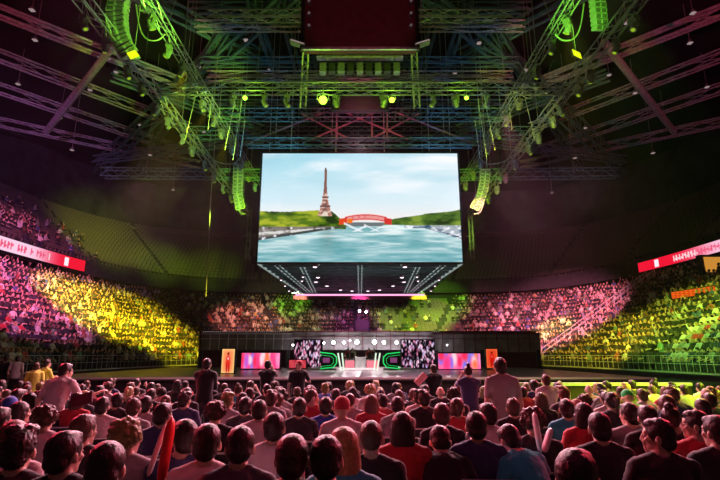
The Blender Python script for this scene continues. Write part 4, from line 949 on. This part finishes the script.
# cable loops
def loop(pts, label, r_=.03):
    P = [Vector(p) for p in pts]; out = []
    for i in range(len(P)-1):
        p0 = P[max(i-1, 0)]; p1 = P[i]; p2 = P[i+1]; p3 = P[min(i+2, len(P)-1)]
        for t in np.linspace(0, 1, 6)[:-1]: out.append(.5*((2*p1)+(p2-p0)*t+(2*p0-5*p1+4*p2-p3)*t*t+(3*p1-p0-3*p2+p3)*t**3))
    out.append(P[-1]); return tag(MB().path(out, r_, 5).build('cable_loop', M['cable']), label, 'cable', 'slack cables of the rig')
for sx, nm in ((0, 'left'), (1, 'right')):
    f = lambda L, Y: [U(720-x if sx else x, y, Y) for x, y in L]
    loop(f([(136, 4), (140, 28), (147, 39), (158, 40), (165, 34)], 22), f'slack cable looping beside the line array, {nm} side', .04)
    loop(f([(196, 132), (203, 150), (215, 161), (232, 164), (240, 158)], 38), f'long slack cable near the second array, {nm} side', .045)
    loop(f([(240, 165), (237, 180), (236, 200), (240, 212), (246, 214)], 40), f'cable hanging down the small array, {nm} side', .05)
    loop(f([(185, 60), (178, 80), (190, 98), (205, 90)], 27), f'cable sagging between truss joints, {nm} side', .035)
    for j, (x0, y0, x1, y1) in enumerate(((188, 0, 183, 62), (176, 0, 166, 30), (167, 60, 176, 85), (213, 85, 208, 130), (236, 95, 225, 150), (242, 100, 233, 160), (245, 120, 240, 158), (195, 98, 185, 140), (222, 80, 219, 118))):
        a, c = f([(x0, y0), (x1, y1)], 27); tag(MB().tube(a, c, .022, 4).build('rigging_wire', M['cable']), f"thin slanting rigging wire, {nth(j+1)} of the {nm} rig", 'wire', 'rigging wires')
# drop line with hoist at the left
a = U(211, 195, 45); c = U(206, 297, 45); b = MB(); b.tube(a, c, .05, 5); b.tube(a, (a.x, a.y, 31), .03, 4); tag(b.build('drop_line', M['cable']), 'long vertical line hanging past the left upper tier', 'cable')

# ------------------------------------------------------------------ line arrays
def array(name, pts, Y, wid, hgt, label, lean=None, n=None):
    P = [U(*p, Y) for p in pts]; r = empty(name, P[0]); L = [0]
    for a, c in zip(P[:-1], P[1:]): L.append(L[-1]+(c-a).length)
    n = n or int(L[-1]/hgt)
    def at(t):
        for i in range(len(P)-1):
            if t <= L[i+1] or i == len(P)-2: return P[i].lerp(P[i+1], (t-L[i])/(L[i+1]-L[i])), (P[i+1]-P[i]).normalized()
    for k in range(n):
        c, d = at((k+.5)*L[-1]/n); x = Vector((0, 1, 0)).cross(d).normalized(); dd = Vector((0, 1, 0)); tilt = Matrix.Rotation((k/n)**2*.6, 3, 'X')
        R = Matrix((-x, dd, -d)).transposed() @ Matrix.Identity(3); R = R @ tilt
        b = MB(); h = L[-1]/n*.86; c = c-P[0]
        # trapezoid cabinet
        vs = []
        for yy, hh in ((-.3, h/2), (.3, h/2*.7)):
            for xx, zz in ((-1, -1), (1, -1), (1, 1), (-1, 1)): vs.append(c+R @ Vector((xx*wid/2, yy, zz*hh)))
        b.add(vs, [(0, 1, 2, 3), (7, 6, 5, 4), (0, 4, 5, 1), (1, 5, 6, 2), (2, 6, 7, 3), (3, 7, 4, 0)]); cb = b.build('cabinet', M['spk'], r)
        g = MB(); [g.box(c+R @ Vector((s_*wid*.25, -.31, 0)), (wid*.36, .02, h*.72), R) for s_ in (-1, 1)]; g.build('grille', M['grille'], cb)
    b = MB(); top = Vector((0, 0, .2)); b.box((0, 0, .15), (wid, .5, .08)); b.tube((-.2, 0, .15), (-.2, 0, 31-P[0].z), .03, 5); b.tube((.2, 0, .15), (.2, 0, 31-P[0].z), .03, 5); b.build('bumper_frame', M['steel'], r)
    return tag(r, label, 'line array', 'hanging line arrays')
array('line_array', [(124, -14), (120, -2), (117, 14), (118, 30), (122, 43), (130, 55)], 22, .95, .33, 'large curved green-lit line array at the top left', n=15)
array('line_array', [(596, -14), (597, 0), (598, 10), (600, 31)], 22, .62, .33, 'green-lit line array at the top right', n=9)
array('line_array', [(239, 166), (238.5, 180), (238, 194), (241, 209)], 40, .85, .3, 'slim curved line array close to the left edge of the big screen', n=12)
array('line_array', [(485, 172), (483.5, 186), (480, 198), (474, 209)], 40, .85, .3, 'slim curved line array close to the right edge of the big screen', n=12)
array('line_array', [(150, -12), (146, 4), (145, 12)], 23, .45, .3, 'short bit of a second array beside the large left one', n=5)
for (px, py, ang), nm in (((133, 54.5, -.55), 'at the foot of the large left line array'), ((577, 54, .35), 'near the top right line array')):
    p = U(px, py, 21.6); r = empty('blinder_panel', p); R = Euler((-.5, ang, .2)).to_matrix(); MB().box(-(R @ Vector((0, -.06, 0))), (.5, .1, .78), R).build('housing', M['fix'], r); MB().box((0, 0, 0), (.46, .02, .74), R).build('lens', M['e_yel'], r); MB().tube((0, .1, .3), (0, .3, 31-p.z), .02, 4).build('rod', M['cable'], r)
    tag(r, f'tilted bright yellow panel light {nm}', 'lamp')

# ------------------------------------------------------------------ ribbon boards with lettering strokes
def ribbon_fn(seed, flip, white0, white1):
    g = np.random.default_rng(seed); bars = g.uniform(0, 1, 400)
    def fn(u, v):
        o = np.ones(u.shape+(3,))*np.array((.95, .10, .22)); 
        w_ = np.exp(-((u-(white0+white1)/2)/((white1-white0)/1.6))**4)[..., None]; o = o*(1-w_)+np.array((1, .82, .92))*w_
        cell = np.floor(u*90).astype(int); fr = u*90-cell; stroke = (np.abs(v-.5) < .28)*((fr < .25+.3*bars[cell % 400])|((np.abs(v-.5+.2*(bars[(cell*7) % 400]-.5)) < .08)&(fr < .85)))*(bars[(cell*3) % 400] > .15)
        on = stroke*(u > .02)*(u < .86)
        c = np.where(w_ > .5, np.array((.95, .35, .5)), np.array((1, .85, .88))); o = np.where(on[..., None] > 0, c, o)
        return np.where(((np.abs(u-.925) < .008)*(np.abs(v-.5) < .34))[..., None] > 0, np.array((1, .95, 1)), o)
    return fn
def ribbon(side, pxend, pe, label, fn, k):
    Q = bowl_curve(14.25)[0]; h = len(Q)//2; Q = Q[:h]*[side, 1]; Q = Q[Q[:, 1] > 14]
    pxs = np.array([proj((x, y, 11.2))[0] for x, y in Q]); keep = (pxs < pxend) if side < 0 else (pxs > pxend); keep &= Q[:, 1] < 58; Q = Q[keep]
    dense, _, _ = resample(Q, Q, .05); e = dense[np.argmin(np.abs(dense[:, 1]-42))]
    (zt, zb) = pe
    r = empty('ribbon_board', (Q[0][0], Q[0][1], zb)); O = np.array([Q[0][0], Q[0][1], zb]); n = len(dense); nv = 12
    P = np.zeros((nv, n, 3)); P[..., 0] = dense[None, :, 0]; P[..., 1] = dense[None, :, 1]; P[..., 2] = zb+(zt-zb)*np.linspace(0, 1, nv)[:, None]; P -= O
    painted('display', P, None, None, n, nv, fn, k, r); b = MB()
    for a, c in zip(Q[:-1], Q[1:]):
        a = Vector((a[0]-O[0]+side*.1, a[1]-O[1], (zt-zb)/2)); c = Vector((c[0]-O[0]+side*.1, c[1]-O[1], (zt-zb)/2)); d = c-a; b.box((a+c)/2, (d.length, .12, zt-zb+.16), Matrix.Rotation(math.atan2(d.y, d.x), 3, 'Z'))
    b.build('housing', M['black'], r); print('ribbon end', proj((Q[-1][0], Q[-1][1], zt)), proj((Q[-1][0], Q[-1][1], zb)))
    return tag(r, label, 'ribbon board', 'red ribbon boards')
def hts(px, ya, yb, x): 
    f = lambda py: (lambda rr: CAMZ+rr.z*x/rr.x)(ray(px, py)); return f(ya), f(yb)
hl = hts(1, 236, 250, -31.2); hr = hts(719, 240, 252, 31.2); print('ribbon heights', hl, hr)
ribbon(-1, 87, hl, 'red and white ribbon board on the left balcony front', ribbon_fn(1, 0, .62, .84), 1.0)
ribbon(1, 638, hr, 'red and white ribbon board on the right balcony front', ribbon_fn(2, 0, .45, .75), 1.0)
# lower orange board at the top of the right stand
a = U(672, 299, 36); c = U(724, 291, 36); r = empty('ribbon_board', a); Wd = 52/480*38
painted('display', (0, 0, 0), (Wd*1.3, -6, .6), (0, 0, .5), 120, 10, lambda u, v: np.where(u[..., None] < .4, np.array((1, .38, .12)), np.array((1, .45, .55)))*(.75+.5*np.abs(np.sin(u*90)*np.cos(v*9+u*30)))[..., None], .9, r)
b = MB(); b.add([(0, .05, -.06), (Wd*1.3, -5.95, .54), (Wd*1.3, -5.95, 1.16), (0, .05, .56), (0, .3, -.06), (Wd*1.3, -5.7, .54), (Wd*1.3, -5.7, 1.16), (0, .3, .56)], [(0, 1, 2, 3), (7, 6, 5, 4), (0, 4, 5, 1), (3, 2, 6, 7), (0, 3, 7, 4), (1, 5, 6, 2)]); b.tube((.5, .3, 0), (.5, .3, -2), .05); b.tube((Wd, -4.4, .4), (Wd, -4.4, -2), .05); b.build('housing', M['black'], r); tag(r, 'orange and pink lettered board above the green-lit right stand', 'ribbon board')
# lit suite window
a = U(706, 272, 38); c = U(724, 257, 38); r = empty('lit_booth', a); MB().box(((c.x-a.x)/2, .3, (c.z-a.z)/2), (c.x-a.x+.5, .5, c.z-a.z+.4)).build('wall', M['black'], r); MB().box(((c.x-a.x)/2, 0, (c.z-a.z)/2), (c.x-a.x, .05, c.z-a.z)).build('window', M['e_orange'], r); tag(r, 'orange lit booth window under the right ribbon board', 'booth')

# ------------------------------------------------------------------ rails
def rail(pts, h, label, m='rail', posts=1.2, bars=3, r_=.03, name='guard_rail', step=None):
    P = [Vector(p) for p in pts]; b = MB(); r = empty(name, P[0]); O = P[0]
    for j in range(bars):
        z = h*(j+1)/bars
        b.path([p-O+Vector((0, 0, z)) for p in P], r_, 5)
    b.build('rail', M[m], r); b = MB()
    for a, c in zip(P[:-1], P[1:]):
        n = max(1, int((c-a).length/posts))
        for k in range(n): q = a.lerp(c, k/n)-O; b.tube(q, q+Vector((0, 0, h)), r_, 4)
    b.tube(P[-1]-O, P[-1]-O+Vector((0, 0, h)), r_, 4); b.build('posts', M[m], r); return tag(r, label, 'railing', 'rails of the stands')
q0 = bowl_curve(.14)[0]; half = len(q0)//2
R_pts = [(x, y, 1.05) for x, y in q0[:half] if y > 12][::3]; L_pts = [(x, y, 1.05) for x, y in q0[half:] if y > 12][::-1][::3]
rail(R_pts, .85, 'pale guard rail on the front wall of the right stand', posts=.5, bars=2, r_=.016); rail(L_pts, .85, 'pale guard rail on the front wall of the left stand', posts=.5, bars=2, r_=.016)
r = empty('crowd_barrier', (7.2, 15, 0)); MB().box((0, 0, .52), (5.4, .08, 1.04)).build('panel', M['stagefront'], r); MB().box((0, -.02, 1.08), (5.4, .16, .09)).build('top_board', M['rail'], r)
for x in (-2.6, -1.3, 0, 1.3, 2.6): MB().box((x, .12, .5), (.06, .16, 1.0)).build('post', M['rail'], r)
tag(r, 'long low barrier with a green-lit top board, right of the stage', 'barrier')
# stair rails up the right stand
Qn, Nn = bowl_curve(0)
def stair(k_, label, off=0):
    x, y = Qn[k_]; nx, ny = Nn[k_]; pts = []
    for i in range(17): d = .25+i*.85; pts.append((x+nx*d-ny*off, y+ny*d+nx*off, 1.0+max(0, i-.0)*.52))
    return rail(pts, .95, label, posts=1.7, bars=2, r_=.05, name='stair_rail')
cand = [(abs(proj((Qn[k][0]+Nn[k][0]*13.5, Qn[k][1]+Nn[k][1]*13.5, 9.9))[0]-648), k) for k in range(half)]
kk = min(cand)[1]; print('stair at', Qn[kk], proj((Qn[kk][0], Qn[kk][1], 2)), proj((Qn[kk][0]+Nn[kk][0]*13.5, Qn[kk][1]+Nn[kk][1]*13.5, 9.9)))
stair(kk, 'stair rail climbing the right stand, nearer of a pair', -.5); stair(kk, 'stair rail climbing the right stand, farther of a pair', .5)
